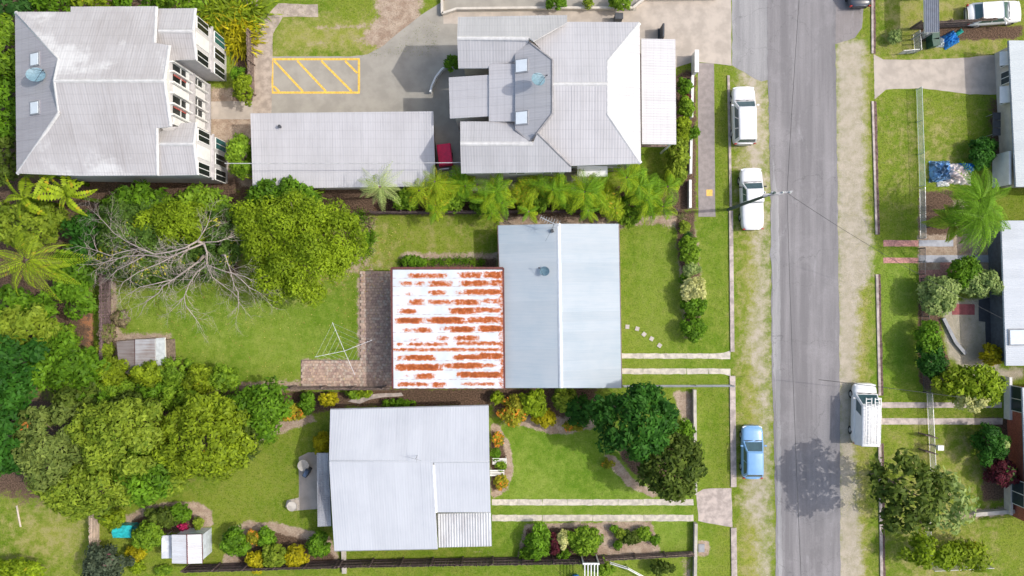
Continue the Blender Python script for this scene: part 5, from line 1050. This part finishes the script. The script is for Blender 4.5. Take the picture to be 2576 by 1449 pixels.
SH = [
 (605, 395, 26, 62, 3.6, 'bright', 'tall bright green shrub left of the long garage'), (612, 225, 22, 34, 3, 'yellowgreen', 'yellow-green shrub right of the tall house wing'), (600, 190, 16, 20, 2, 'green', 'small shrub above the yellow-green shrub by the tall house'), (640, 400, 14, 30, 2, 'green', 'narrow shrub touching the garage left edge'),
 (1722, 218, 18, 22, 2, 'green', 'shrub beside the white front wall, uppermost'), (1725, 270, 20, 24, 2, 'bright', 'shrub beside the white front wall, second'), (1726, 246, 8, 8, 1.6, 'maroon', 'small maroon flowering plant by the white front wall'), (1716, 325, 20, 35, 2.2, 'yellowgreen', 'yellow-green shrub by the white front wall, third'), (1705, 385, 28, 38, 2.4, 'olive', 'olive shrub right of the large house corner'), (1742, 335, 14, 10, 2, 'green', 'low fronds leaning over the white front wall'), (1700, 440, 26, 28, 2.2, 'olive', 'olive shrub below the large house corner'),
 (1138, 158, 18, 18, 2.2, 'green', 'shrub in the corner of the shaded courtyard'), (1400, 6, 26, 16, 1.8, 'green', 'rounded shrub in the top bed, leftmost'), (1480, 8, 14, 10, 1.2, 'olive', 'small shrub in the top bed, middle'), (1562, 4, 26, 18, 1.8, 'bright', 'rounded shrub in the top bed, right'),
 (1580, 548, 28, 22, 1.6, 'bright', 'bright rounded shrub at the upper corner of the front lawn'), (1734, 636, 23, 32, 1.4, 'bright', 'scraggly green shrub in the front hedge row, upper'), (1738, 675, 19, 20, 1.3, 'palegreen', 'thin pale shrub in the front hedge row above the cream one'), (1744, 727, 31, 28, 1.9, 'cream', 'creamy yellow shrub in the middle of the front hedge row'), (1747, 768, 29, 26, 1.6, 'green', 'green shrub directly below the creamy yellow one'), (1737, 797, 13, 7, .7, 'green', 'tiny shrub between the two green shrubs in the front row'), (1743, 828, 30, 28, 1.7, 'green', 'neat round shrub at the lower end of the front hedge row'), (1733, 612, 18, 16, 1.3, 'bright', 'leafy shrub near the top of the front hedge row'), (1722, 700, 7, 14, .6, 'green', 'tiny ground plant left of the creamy shrub'),
 (285, 940, 46, 36, 3.6, 'yellowgreen', 'yellow-green bush left of the tin shed front'), (290, 975, 50, 26, 3.2, 'bright', 'bright bush at the lower left corner of the back yard'), (378, 938, 46, 30, 3.8, 'yellowgreen', 'yellow-green bush overlapping the tin shed roof'), (440, 935, 42, 36, 3.8, 'bright', 'bright bush at the right corner of the tin shed'), (400, 974, 56, 24, 3.2, 'green', 'green bush below the tin shed'), (508, 952, 42, 34, 3.5, 'yellowgreen', 'yellow-green bush on the bottom boundary, left'), (560, 954, 38, 32, 3.5, 'bright', 'bright bush on the bottom boundary, right'), (470, 975, 46, 20, 2.8, 'green', 'low green bush on the bottom boundary'),
 (268, 840, 20, 26, 1.6, 'dry', 'dry scraggly bush against the paling fence'), (305, 800, 22, 18, .8, 'dry', 'fallen twiggy heap on the lawn by the paling fence'), (262, 880, 20, 22, 1.6, 'olive', 'olive bush on the paling fence left of the tin shed'),
 (826, 1005, 24, 17, 1.6, 'yellow', 'golden shrub above the white roof top left corner'), (738, 1037, 28, 20, 1.4, 'orange', 'golden orange shrub left of the white roof'), (772, 1015, 18, 28, 1.8, 'green', 'green shrub between the two golden shrubs'), (810, 1115, 20, 27, 1.8, 'yellow', 'golden shrub against the left wall of the white roofed house'), (892, 992, 18, 12, 1.2, 'bright', 'small bright shrub above the white roof, left'), (915, 990, 15, 11, 1.2, 'lime', 'small lime shrub above the white roof, second'), (1000, 1016, 40, 7, .8, 'green', 'low green planting along the top edge of the white roof'), (1250, 1000, 14, 14, 1.3, 'lime', 'small lime shrub right of the white roof top corner'),
 (1290, 1035, 30, 36, 1.8, 'orange', 'orange-tipped shrub right of the white roof'), (1345, 1012, 30, 36, 2.2, 'lime', 'lime shrub between orange and golden shrubs'), (1370, 1053, 30, 19, 1.4, 'yellow', 'bright golden shrub at the edge of the front lawn'), (1418, 1005, 26, 30, 2.0, 'olive', 'dull olive shrub above the front lawn'), (1455, 1030, 34, 40, 2.2, 'dark', 'dark shrub left of the big dark green tree'), (1440, 1072, 24, 12, .9, 'orange', 'orange flowering edging plant by the dark tree'), (1528, 1165, 16, 8, .6, 'orange', 'small orange flowers under the big dark tree'), (1716, 1085, 30, 24, 1.6, 'green', 'green shrub between dark tree and front wall'),
 (1253, 1105, 10, 16, .8, 'orange', 'small flowering plant in the oval bed, upper'), (1245, 1140, 10, 14, .8, 'green', 'small green plant in the oval bed, middle'), (1258, 1172, 14, 8, .7, 'bright', 'bright plant between the two white benches'), (1260, 1212, 16, 18, .8, 'orange', 'orange and green plant in the oval bed, lower'),
 (1355, 1362, 32, 40, 1.9, 'green', 'large green shrub at the left of the bottom bed'), (1392, 1370, 14, 28, 1.7, 'maroon', 'maroon shrub in the bottom bed'), (1418, 1358, 12, 24, 1.7, 'cream', 'narrow cream shrub in the bottom bed'), (1470, 1360, 44, 34, 1.9, 'bright', 'broad bright green shrub in the bottom bed'), (1418, 1395, 18, 12, 1.0, 'green', 'low green plant below the cream shrub'), (1544, 1328, 9, 8, .7, 'green', 'tiny shrub in the sandy bed, uppermost'), (1562, 1342, 12, 11, .8, 'olive', 'small olive shrub in the sandy bed'), (1585, 1352, 24, 16, .9, 'darkolive', 'dark spreading shrub in the centre of the sandy bed'), (1622, 1342, 16, 17, .9, 'bright', 'bright small shrub in the sandy bed, right'), (1647, 1358, 10, 9, .7, 'green', 'round small shrub at the right end of the sandy bed'), (1555, 1370, 10, 7, .6, 'green', 'tiny shrub in the sandy bed, lowest'), (1325, 1395, 18, 14, .9, 'green', 'small shrub at the lower left of the bottom bed'),
 (405, 1302, 42, 24, 1.6, 'darkolive', 'olive shrub in the curved lower left bed'), (450, 1290, 30, 22, 1.4, 'green', 'green shrub in the curved lower left bed'), (372, 1345, 38, 35, 2.4, 'bright', 'round bright green bush between cubby and white shed'), (283, 1305, 28, 24, 2.2, 'yellowgreen', 'yellow-green shrub at the foot of the olive trees'), (345, 1390, 28, 17, 1.2, 'yellow', 'bright yellow shrub below the round green bush'), (262, 1420, 62, 42, 3, 'greydark', 'dark grey-green bush at the bottom left'), (345, 1425, 20, 14, .9, 'lime', 'lime plant left of the white shed base'), (410, 1435, 24, 8, .6, 'bright', 'low bright plants by the bottom fence'), (590, 1365, 32, 34, 1.9, 'green', 'green shrub in the bottom bed right of the white shed'), (640, 1352, 20, 16, 1.2, 'orange', 'orange-flecked shrub in the bottom middle bed'), (645, 1412, 26, 24, 1.4, 'yellow', 'yellow shrub in the bottom middle bed, left'), (690, 1400, 28, 32, 1.8, 'olive', 'olive shrub between two yellow shrubs'), (745, 1402, 26, 28, 1.5, 'yellow', 'yellow shrub in the bottom middle bed, right'), (670, 1352, 22, 24, 1.4, 'green', 'green shrub at the top of the bottom middle bed'), (800, 1370, 26, 30, 1.8, 'green', 'green shrub near the white roof bottom left corner'), (460, 1325, 7, 7, .9, 'red', 'small pink flowers beside the white shed'), (500, 1315, 10, 16, 1.0, 'olive', 'spiky olive plant beside the white shed'), (40, 1435, 65, 30, 2, 'lime', 'lime green bush at the bottom left corner'),
 (2362, 742, 40, 52, 2.8, 'palegreen', 'soft pale green shrub behind the brick patio'), (2425, 685, 38, 38, 2.6, 'green', 'green shrub below the blue-grey wheel strips'), (2470, 712, 46, 32, 2.8, 'palegreen', 'pale-flowered shrub reaching over the dark deck'), (2336, 850, 26, 44, 2.6, 'green', 'tall hedge shrub by the mesh fence, upper'), (2342, 905, 32, 44, 2.6, 'dark', 'tall hedge shrub by the mesh fence, lower'), (2495, 893, 25, 27, 1.6, 'yellow', 'round golden shrub by the bungalow roof'), (2492, 1115, 34, 50, 2.6, 'dark', 'dark shrub in front of the red brick wall'), (2515, 1120, 14, 24, 2.8, 'palegreen', 'grey-green shrub tip against the red brick wall'), (2522, 1188, 34, 36, 2.2, 'maroon', 'maroon shrub in front of the brick house'), (2450, 1380, 30, 12, 1.0, 'yellow', 'low yellow flowers by the lower right fence'), (2250, 92, 18, 14, 1.0, 'palegreen', 'pale weedy bush on the top right verge'), (2470, 380, 30, 40, 1.6, 'dark', 'dark bush in the shade of the top right house'), (1665, 1428, 34, 14, 1.4, 'darkolive', 'dark low shrub at the bottom near the front wall'), (1520, 1432, 26, 12, 1.6, 'bright', 'bright plant at the bottom beside the white frame'),
]
for s_ in SH: shrub(*s_[:7], leaf=.11 if s_[2] < 22 else .14)
shrub(1722, 572, 13, 14, .9, 'olive', 'small olive shrub near the top of the front bed', leaf=.1); strap_plant(1732, 590, .45, .5, 'bluegreen', 'second spiky plant just above the spiky dark one', 70, wd=.03); strap_plant(1728, 603, .55, .7, 'dark', 'spiky dark plant at the top of the front hedge row', 110, wd=.03); strap_plant(1715, 545, .6, .4, 'dry', 'dry twiggy plant at the top of the front bed', 80, wd=.02)

# leafless tree
bt_ = thing('bare_tree', (P(500, 640, 3).x, P(500, 640, 3).y, 0), 'leafless pale grey tree spreading over the back lawn', 'tree')
def zp(zx, zy, z): return P(zx / 3, 483 + zy / 3, z)
base = wloc(bt_); r_ = random.Random(11)
def twigs(mb, p, d, L, rad, depth):
    n = 5; pts = [p]; dd = d.copy()
    for i in range(n):
        dd = (dd + Vector((r_.uniform(-.22, .22), r_.uniform(-.22, .22), r_.uniform(-.12, .1)))).normalized(); pts.append(pts[-1] + dd * L / n)
    mb.tube(pts, [rad * (1 - .75 * i / n) for i in range(n + 1)], 4 if rad < .03 else 5, cap=False)
    if depth > 0:
        for i in range(1, n + 1):
            for s_ in ((-1, 1) if r_.random() < .25 else (r_.choice((-1, 1)),)):
                if r_.random() < .30: continue
                a = s_ * r_.uniform(.35, .85); nd = Vector((dd.x * math.cos(a) - dd.y * math.sin(a), dd.x * math.sin(a) + dd.y * math.cos(a), dd.z + r_.uniform(-.15, .15))).normalized(); twigs(mb, pts[i], nd, L * r_.uniform(.4, .65), rad * .55, depth - 1)
limbs = [
 [(1530, 390), (1380, 450), (1270, 495), (1100, 475), (950, 485), (830, 520), (730, 545)], [(1490, 370), (1400, 420), (1290, 450), (1170, 470), (1040, 430), (930, 450), (830, 480), (720, 440)],
 [(1170, 470), (1050, 420), (950, 370), (860, 310), (790, 230), (730, 170)], [(1540, 390), (1565, 470), (1560, 550), (1480, 610), (1430, 690), (1390, 790), (1340, 850)],
 [(1500, 525), (1420, 580), (1310, 660), (1230, 710), (1200, 760), (1100, 830)], [(1560, 550), (1600, 640), (1690, 710), (1760, 760)], [(1530, 380), (1640, 375), (1720, 350), (1790, 320)], [(1700, 480), (1740, 600), (1765, 700), (1800, 760), (1800, 880)],
 [(1490, 370), (1530, 310), (1560, 260), (1580, 200)], [(1380, 450), (1200, 540), (1050, 600), (930, 680), (900, 740)], [(1310, 660), (1180, 690), (1050, 720), (960, 780)], [(1390, 790), (1400, 860), (1450, 920), (1500, 990)], [(1100, 475), (980, 540), (880, 590), (830, 640)], [(1740, 600), (1820, 660), (1880, 720), (1960, 760)], [(1560, 550), (1700, 600), (1850, 640), (1950, 690)]]
for k, lm in enumerate(limbs):
    pts = []; n = len(lm)
    for i, (a, b) in enumerate(lm): pts.append(zp(a, b, 5.6 + .5 * math.sin(k) + (.6 if i > 0 else 0) - i * .22))
    r0 = .068 if k in (0, 1, 3, 4) else .042; mb = MB(); mb.tube(pts, [r0 * (1 - .7 * i / n) for i in range(n)], 6)
    for i in range(1, n):
        d = (pts[i] - pts[i - 1]).normalized()
        for s_ in (-1, 1, 0):
            if s_ == 0 and i < n - 1: continue
            a = s_ * r_.uniform(.4, .8); nd = Vector((d.x * math.cos(a) - d.y * math.sin(a), d.x * math.sin(a) + d.y * math.cos(a), d.z)).normalized(); twigs(mb, pts[i] if s_ == 0 else pts[i - 1].lerp(pts[i], r_.random()), nd, r_.uniform(.9, 1.8), r0 * .34, 2)
    mb.build('branch', BARE, bt_)
j0 = zp(1530, 390, 5.4); mb = MB(); mb.tube([base, base.lerp(j0, .4) + Vector((.1, 0, 0)), j0], [.24, .16, .09], 10); mb.tube([base.lerp(j0, .5), zp(1500, 525, 4.6)], [.16, .1], 8); mb.tube([base.lerp(j0, .35), zp(1700, 480, 4.4)], [.14, .08], 8); mb.tube([j0, zp(1490, 370, 5.8)], [.12, .1], 8); mb.build('trunk', BARE, bt_)

# ------------------------------------------------------------------ vehicles (built along +Y = front, then placed)
def paint(name, c): return simple(name, c, .28, .0, var=.03, bump=0, rnd=0, coat=.7)
TGL = simple('car_glass', (.05, .10, .115), .06, var=.1, bump=0, spec=.9, rnd=0); CHR = simple('lamp_glass', (.75, .78, .8), .2, bump=0); TLR = simple('tail_red', (.5, .02, .02), .3, bump=0); BLK = simple('black_trim', (.025, .025, .03), .5, bump=0)
def loft(mb, st, mi=0):
    """st: list of (y, [(x,z)...]) half sections, mirrored"""
    rings = []
    for y, pr in st: rings.append([(x, y, z) for x, z in pr] + [(-x, y, z) for x, z in reversed(pr)])
    b = len(mb.v); n = len(rings[0])
    for rg in rings: mb.v += rg
    for i in range(len(rings) - 1):
        for k in range(n - 1): mb.f.append((b + i * n + k, b + i * n + k + 1, b + (i + 1) * n + k + 1, b + (i + 1) * n + k)); mb.m.append(mi)
        mb.f.append((b + i * n + n - 1, b + i * n, b + (i + 1) * n, b + (i + 1) * n + n - 1)); mb.m.append(mi)
    mb.f.append(tuple(b + k for k in range(n))); mb.f.append(tuple(b + (len(rings) - 1) * n + k for k in reversed(range(n)))); mb.m += [mi, mi]
def car(label, px, py, L, W, Hh, col_, cab, belt=.95, hood=.92, rz=0, kind='car', name='parked_car', cat='car', boot=None, rake=(.55, .35), zref=.9):
    """cab=(rear,front) of glasshouse base as fractions along L from the rear"""
    t = thing(name, (0, 0, 0), label, cat); hw = W / 2; boot = belt if boot is None else boot; mb = MB(); st = []
    c0, c1 = -L / 2 + L * cab[0], -L / 2 + L * cab[1]
    for f in (0, .02, .06, .15, .3, .5, .7, .85, .93, .975, 1):
        y = -L / 2 + L * f; e = min(f, 1 - f); k = 1 - .30 * max(0, (.06 - e) / .06) ** 2 - .05 * max(0, (.2 - e) / .2)
        top = hood if y > c1 else (boot if y < c0 else belt)
        if f > .9: top -= .22 * ((f - .9) / .1) ** 1.6
        if f < .05: top -= .12 * (1 - f / .05)
        w = hw * k; st.append((y, [(w * .86, .28), (w * .99, .36), (w, .62), (w * .975, top - .14), (w * .90, top - .03), (w * .5, top + .025), (.001, top + .035)]))
    loft(mb, st); body = mb.build('body', col_, t, smooth=True)
    md = body.modifiers.new('s', 'SUBSURF'); md.levels = 1; md.render_levels = 1
    # glasshouse
    r0, r1 = c0 + rake[1], c1 - rake[0]; wt, wb = hw * .74, hw * .93; zb, ztp = belt - .03, Hh - .05; g = MB()
    Bq = [(-wb, c0, zb), (wb, c0, zb), (wb, c1, zb), (-wb, c1, zb)]; Tq = [(-wt, r0, ztp), (wt, r0, ztp), (wt, r1, ztp), (-wt, r1, ztp)]
    b = len(g.v); g.v += Bq + Tq
    for f in ((0, 1, 5, 4), (1, 2, 6, 5), (2, 3, 7, 6), (3, 0, 4, 7), (4, 5, 6, 7)): g.f.append(f); g.m.append(0)
    g.build('cabin', col_, t, bevel=.03)
    rf = MB(); st = []
    for f in (0, .06, .3, .6, .9, 1):
        y = r0 - .04 + (r1 - r0 + .06) * f; e = .03 * (f in (0, 1)); st.append((y, [(wt + .02, ztp - .03), (wt + .01 - e, ztp + .01), (wt * .8, ztp + .045 - e), (.001, ztp + .065 - e)]))
    loft(rf, st); rf.build('roof', col_, t, smooth=True)
    def quad_on(i, j, a0, a1, h0, h1, nm, off=.012, mt=TGL):
        A, B_, C_, D = (Vector(x) for x in (Bq[i], Bq[j], Tq[j], Tq[i]))
        def pt_(u, v): return A.lerp(B_, u).lerp(D.lerp(C_, u), v)
        n = (B_ - A).cross(D - A).normalized(); cen = (A + B_ + C_ + D) / 4
        if n.dot(cen - Vector((0, (c0 + c1) / 2, (zb + ztp) / 2))) < 0: n = -n
        q_ = [pt_(a0, h0), pt_(a1, h0), pt_(a1, h1), pt_(a0, h1)]; m_ = MB(); m_.poly([p + n * off for p in q_]); m_.poly([p - n * .02 for p in reversed(q_)])
        for k in range(4): m_.poly([q_[k] + n * off, q_[k] - n * .02, q_[(k + 1) % 4] - n * .02, q_[(k + 1) % 4] + n * off])
        m_.build(nm, mt, t)
    quad_on(3, 2, .06, .94, .10, .93, 'windscreen'); quad_on(0, 1, .08, .92, .2, .9, 'rear_window')
    nwin = {'van': 1, 'ute': 2, 'suv': 3}.get(kind, 2)
    for (i, j) in ((1, 2), (0, 3)):
        for k in range(nwin):
            a0 = .08 + .84 * k / nwin; a1 = .08 + .84 * (k + 1) / nwin - .03
            if kind == 'van': a0, a1 = .70, .93
            quad_on(i, j, a0, a1, .14, .86, 'side_window')
    for sx in (-1, 1):
        MB().box((sx * hw * .72, L / 2 - .10, hood - .27), (.34, .12, .14), -sx * .25).build('headlight', CHR, t, bevel=.02); MB().box((sx * hw * .82, -L / 2 + .05, boot - .22), (.16, .08, .26)).build('tail_light', TLR, t, bevel=.02)
        MB().box((sx * (hw + .08), c1 - .35, belt + .05), (.2, .12, .14)).build('side_mirror', col_ if kind != 'ute' else BLK, t, bevel=.03)
        for fy in (L * .31, -L * .29):
            wh = MB(); wh.tube([(sx * (hw - .19), fy, .33), (sx * (hw - .015), fy, .33)], .33, 18); tw = wh.build('wheel', RUBBER, t, bevel=.02); MB().tube([(sx * (hw - .03), fy, .33), (sx * (hw - .002), fy, .33)], .19, 12).build('rim', STEEL, tw)
    MB().box((0, L / 2 - .03, .38), (W * .62, .06, .16)).build('bumper', BLK, t, bevel=.02); MB().box((0, -L / 2 + .02, .38), (W * .7, .06, .16)).build('bumper', BLK, t, bevel=.02)
    MB().box((0, c1 + .05, belt + .0), (W * .8, .05, .03)).build('scuttle', BLK, t)
    m_ = MB(); m_.box((.35, c1 + .03, belt + .03), (.6, .02, .015), .15); m_.box((-.35, c1 + .03, belt + .03), (.6, .02, .015), .15); m_.build('wipers', BLK, t)
    c = P(px, py, zref); t.location = (c.x, c.y, .0); t.rotation_euler = (0, 0, rz); return t, r0, r1, wt, ztp
WP = paint('white_car_paint', (.80, .80, .80)); BP = paint('light_blue_car_paint', (.20, .40, .68)); GP = paint('dark_blue_car_paint', (.05, .06, .08)); 
t, r0, r1, wt, ztp = car('white SUV parked at the left kerb, upper of two white vehicles', 1873, 290, 4.6, 1.85, 1.75, WP, (.02, .74), 1.08, 1.02, .02, 'suv', rake=(.62, .18))
for sx in (-1, 1): MB().tube([(sx * wt * .85, r0 + .3, ztp + .1), (sx * wt * .85, r1 - .2, ztp + .1)], .022, 6).build('roof_rail', STEEL, t)
MB().box((0, r0 + (r1 - r0) * .42, ztp + .068), (wt * 1.9, .03, .02)).build('roof_seam', GREYP, t)
t, r0, r1, wt, ztp = car('white utility truck with canopy parked below the white SUV', 1893, 500, 4.9, 1.8, 1.7, WP, (.42, .76), 1.05, 1.0, .03, 'ute', name='parked_ute', cat='ute', boot=1.0, rake=(.6, .12))
cy0, cy1 = -2.43, -.42; mb = MB(); st = []
for f in (0, .03, .97, 1): e = .04 * (f in (0, 1)); st.append((cy0 + (cy1 - cy0) * f, [(.86, .9), (.88, 1.0), (.82 - e, 1.62), (.74 - e, 1.72 - e), (.001, 1.76 - e)]))
loft(mb, st); mb.build('canopy', WP, t)
for sx in (-1, 1): MB().box((sx * .855, -1.4, 1.3), (.02, 1.5, .35)).build('canopy_window', TGL, t)
for i in range(4): MB().box((0, -2.1 + i * .45, 1.765), (1.5, .05, .02)).build('canopy_rib', WHITE, t)
car('light blue hatchback parked at the left kerb', 1895, 1139, 4.2, 1.72, 1.45, BP, (.04, .72), .93, .88, .0, 'car', name='parked_car', rake=(.75, .35))
t, r0, r1, wt, ztp = car('white work van with ladder racks and blue side panel', 2178, 1042, 4.8, 1.9, 1.95, WP, (.0, .84), 1.1, 1.0, -.02, 'van', name='work_van', cat='van', rake=(.75, .06), zref=1.0)
rk = MB()
LAD = simple('white_aluminium_ladder', (.85, .85, .83), .4)
MB().box((0, -.6, ztp + .085), (1.25, 2.6, .02)).build('ladder_shade', simple('grey_ladder_shade', (.38, .38, .40)), t)  # grey sheet added under the ladders to stand in for their shade
for sx, w_ in ((-.33, .42), (.38, .46)):
    ld = thing('ladder', (0, 0, 0), 'white ladder carried on the work van roof, %s' % ('left one' if sx < 0 else 'right one'), 'ladder', 'ladders on the work van'); 
    for s2_ in (-1, 1): MB().box((sx + s2_ * w_ / 2, -.35, 2.16), (.05, 3.6, .08)).build('rail', LAD, ld)
    for i in range(13): MB().box((sx, -2.0 + i * .28, 2.16), (w_ - .05, .045, .04)).build('rung', LAD, ld)
    ld.location = t.location; ld.rotation_euler = t.rotation_euler
for y in (-1.9, -.7, .5): MB().box((0, y, 2.09), (1.7, .05, .05)).build('rack_bar', STEEL, t); 
for y in (-1.9, -.7, .5):
    for sx in (-.75, .75): MB().box((sx, y, 2.0), (.05, .05, .14)).build('rack_foot', STEEL, t)
MB().box((-.93, -.35, .98), (.02, 1.05, .5)).build('side_sign', simple('blue_sign', (.01, .15, .5), .4), t)
MB().box((-.835, -.35, 1.45), (.02, 1.05, .42), ry=.2).build('side_sign', simple('blue_sign', (.01, .15, .5)), t); MB().box((-.84, -1.25, 1.42), (.02, .5, .3), ry=.2).build('side_sign', simple('pale_blue_sign', (.4, .6, .8), .4), t)
car('white car with dark rear glass on the top right lawn', 2505, 30, 4.3, 1.8, 1.45, WP, (.08, .74), .93, .88, R(-86), 'car', name='parked_car', rake=(.7, .55))
car('dark car parked at the top on the right verge', 2165, -55, 4.4, 1.8, 1.45, GP, (.08, .72), .93, .88, 0.02, 'car', name='parked_car', rake=(.7, .5))

# ------------------------------------------------------------------ small things
lb = thing('letterbox', P(2343, 1118), 'white letterbox on a brown post across the street', 'letterbox'); c = P(2343, 1118); MB().box((c.x, c.y, .5), (.1, .1, 1.0)).build('post', TIMBER, lb); MB().box((c.x, c.y, 1.15), (.4, .34, .3)).build('box', WHITE, lb, bevel=.03); MB().box((c.x, c.y, 1.33), (.46, .4, .05)).build('lid', WHITE, lb)
gp = thing('timber_gate', P(2330, 1118), 'brown timber gate leaves beside the white letterbox', 'gate')
for y in (1092, 1132): c = P(2325, y); MB().box((c.x, c.y, .55), (1.0, .08, 1.1), -.25).build('gate_leaf', DTIMBER, gp)
wf = thing('pergola', P(1490, 1440), 'white slatted pergola frame at the bottom edge', 'pergola'); a, b = P(1466, 1418, 2.0), P(1508, 1500, 2.0)
MB().box(((a.x + b.x) / 2, a.y, 2.0), (b.x - a.x, .14, .14)).build('beam', WHITE, wf)
for i in range(5): x = a.x + .15 + (b.x - a.x - .3) * i / 4; MB().box((x, (a.y + b.y) / 2, 2.1), (.08, a.y - b.y, .07)).build('rafter', WHITE, wf)
for x in (a.x + .05, b.x - .05):
    for y in (a.y, b.y): MB().box((x, y, .97), (.1, .1, 1.93)).build('post', WHITE, wf)
mb = MB(); c = P(1448, 1450, .5); tag(MB().lathe(P(1448, 1452), [(.3, 0), (.35, .5), (.37, .52), (.3, .54)], 16).build('drum', BL), 'blue drum left of the white pergola at the bottom', 'drum')
hr = thing('handrail', P(1600, 1435), 'pale metal ramp rail at the bottom edge', 'handrail')
pts = [P(1535, 1418, .9), P(1580, 1432, .9), P(1640, 1465, .9)]; MB().tube(pts, .05, 8).build('rail', STEEL, hr); MB().tube([p - Vector((0, 0, .4)) for p in pts], .035, 8).build('rail', STEEL, hr)
for p in pts: MB().tube([p, (p.x, p.y, 0)], .04, 8).build('post', STEEL, hr)
gr = MB().box(P(1764, 1378) + Vector((0, 0, .05)), (.5, .65, .1)); gr.box(P(1764, 1378) + Vector((0, 0, .11)), (.38, .5, .03)); tag(gr.build('meter_box', GREYP), 'grey meter pit lid in the bare patch near the kerb', 'meter box')
pipe = MB().tube([P(1498, 540, 1.0), P(1497, 562, 1.0)], .04, 8); pipe.tube([P(1498, 540, 0), P(1498, 540, 1.0)], .05, 8); pipe.tube([P(1501, 562, .0), P(1501, 562, 1.0), P(1501, 540, 1.0)], .04, 8); tag(pipe.build('gate_post', DGREY), 'dark thin gate between fence and the pale blue roof', 'gate')
pipe = MB().tube([P(42, 1272, .08), P(47, 1300, .08), P(52, 1325, .08)], .07, 8); tag(pipe.build('timber_log', simple('pale_log', (.6, .52, .42))), 'pale log lying on the lawn at the lower left', 'log')

# ------------------------------------------------------------------ grass blades, fallen leaves, weeds
def sample_field(x, y):
    i = np.clip(((x - gx0) / gs).astype(int), 0, len(xs) - 1); j = np.clip(((y - gy0) / gs).astype(int), 0, len(ys) - 1); k = j * len(xs) + i
    return {q_: F[q_][k] for q_ in F}
HARD = [[(1935, -900), (2112, -900), (2116, 2300), (1945, 2300)], rect(683, 142, 1100, 290), [(1105, 480), (1105, 60), (1060, 38), (1160, -200), (1840, -200), (1840, 165), (1700, 170), (1500, 480)], rect(612, -200, 683, 290), rect(1753, 158, 1800, 545), rect(2198, 140, 2508, 240), rect(1563, 888, 1840, 903), rect(1563, 926, 1840, 942), rect(1238, 1255, 1745, 1272), rect(1238, 1294, 1745, 1312), rect(757, 905, 1240, 973), rect(905, 682, 1240, 973), [(1752, 1240), (1770, 1230), (1840, 1228), (1843, 1326), (1757, 1311)], rect(2216, 1012, 2520, 1026), rect(2216, 1052, 2522, 1068), rect(2222, 604, 2500, 620), rect(2222, 642, 2500, 662), rect(1840, -200, 1938, 195), rect(2090, -200, 2172, 100), rect(752, 1138, 800, 1280)]
def scatter(n, keep, x0=-42, x1=42, y0=-24, y1=24):
    x = rng.uniform(x0, x1, n); y = rng.uniform(y0, y1, n); f = sample_field(x, y); k = keep(f)
    for h in HARD: k &= sdf(h, x, y) < 0
    return x[k], y[k], {q_: f[q_][k] for q_ in f}
gx_, gy_, ff = scatter(210000, lambda f: (np.maximum.reduce([f['dirt'], f['gravel'], f['mulch'], f['clay']]) < rng.uniform(.2, .75, len(f['dirt']))))
n = len(gx_); th = rng.uniform(0, 2 * np.pi, n); L_ = rng.uniform(.04, .11, n); el = rng.uniform(.2, 1.2, n)
U = np.stack([np.cos(th) * np.cos(el), np.sin(th) * np.cos(el), np.sin(el)], 1) * L_[:, None] / 2; V = np.stack([-np.sin(th), np.cos(th), np.zeros(n)], 1) * .012 * rng.uniform(.7, 1.8, n)[:, None]
C = np.stack([gx_, gy_, np.full(n, .005)], 1); C[:, 2] += U[:, 2]
tint = np.stack([np.clip(rng.random(n) * .7 + ff['dry'] * .3, 0, 1), rng.random(n), np.where(rng.random(n) < .12 + .35 * ff['dry'], 1, 0) * 1.0], 1)
gme = quad_mesh('grass', C, U, V, tint, leafmat('grass_blades', (.10, .17, .01), (.32, .38, .04), (.42, .38, .14), .5))
go = bpy.data.objects.new('grass', gme); col.objects.link(go); tag(go, 'short mown grass blades over the lawns and verges', 'grass', kind='stuff')
lx = np.concatenate([rng.normal(P(880, 0).x, 2.2, 420), rng.uniform(P(290, 0).x, P(980, 0).x, 260), rng.normal(P(600, 0).x, 3, 120)]); ly = np.concatenate([rng.normal(P(0, 640).y, 1.8, 420), rng.uniform(P(0, 960).y, P(0, 700).y, 260), rng.normal(P(0, 972).y, .3, 120)])
n = len(lx); th = rng.uniform(0, 2 * np.pi, n); U = np.stack([np.cos(th), np.sin(th), rng.uniform(0, .3, n)], 1) * .055; V = np.stack([-np.sin(th), np.cos(th), rng.uniform(-.2, .2, n)], 1) * .032
lme = quad_mesh('fallen_leaves', np.stack([lx, ly, np.full(n, .06)], 1), U, V, np.stack([rng.random(n), rng.random(n), rng.random(n)], 1), leafmat('fallen_leaf', (.45, .36, .08), (.80, .66, .22), (.4, .18, .08), .3))
lo = bpy.data.objects.new('fallen_leaves', lme); col.objects.link(lo); tag(lo, 'yellow fallen leaves scattered on the back lawn', 'leaves', kind='stuff')
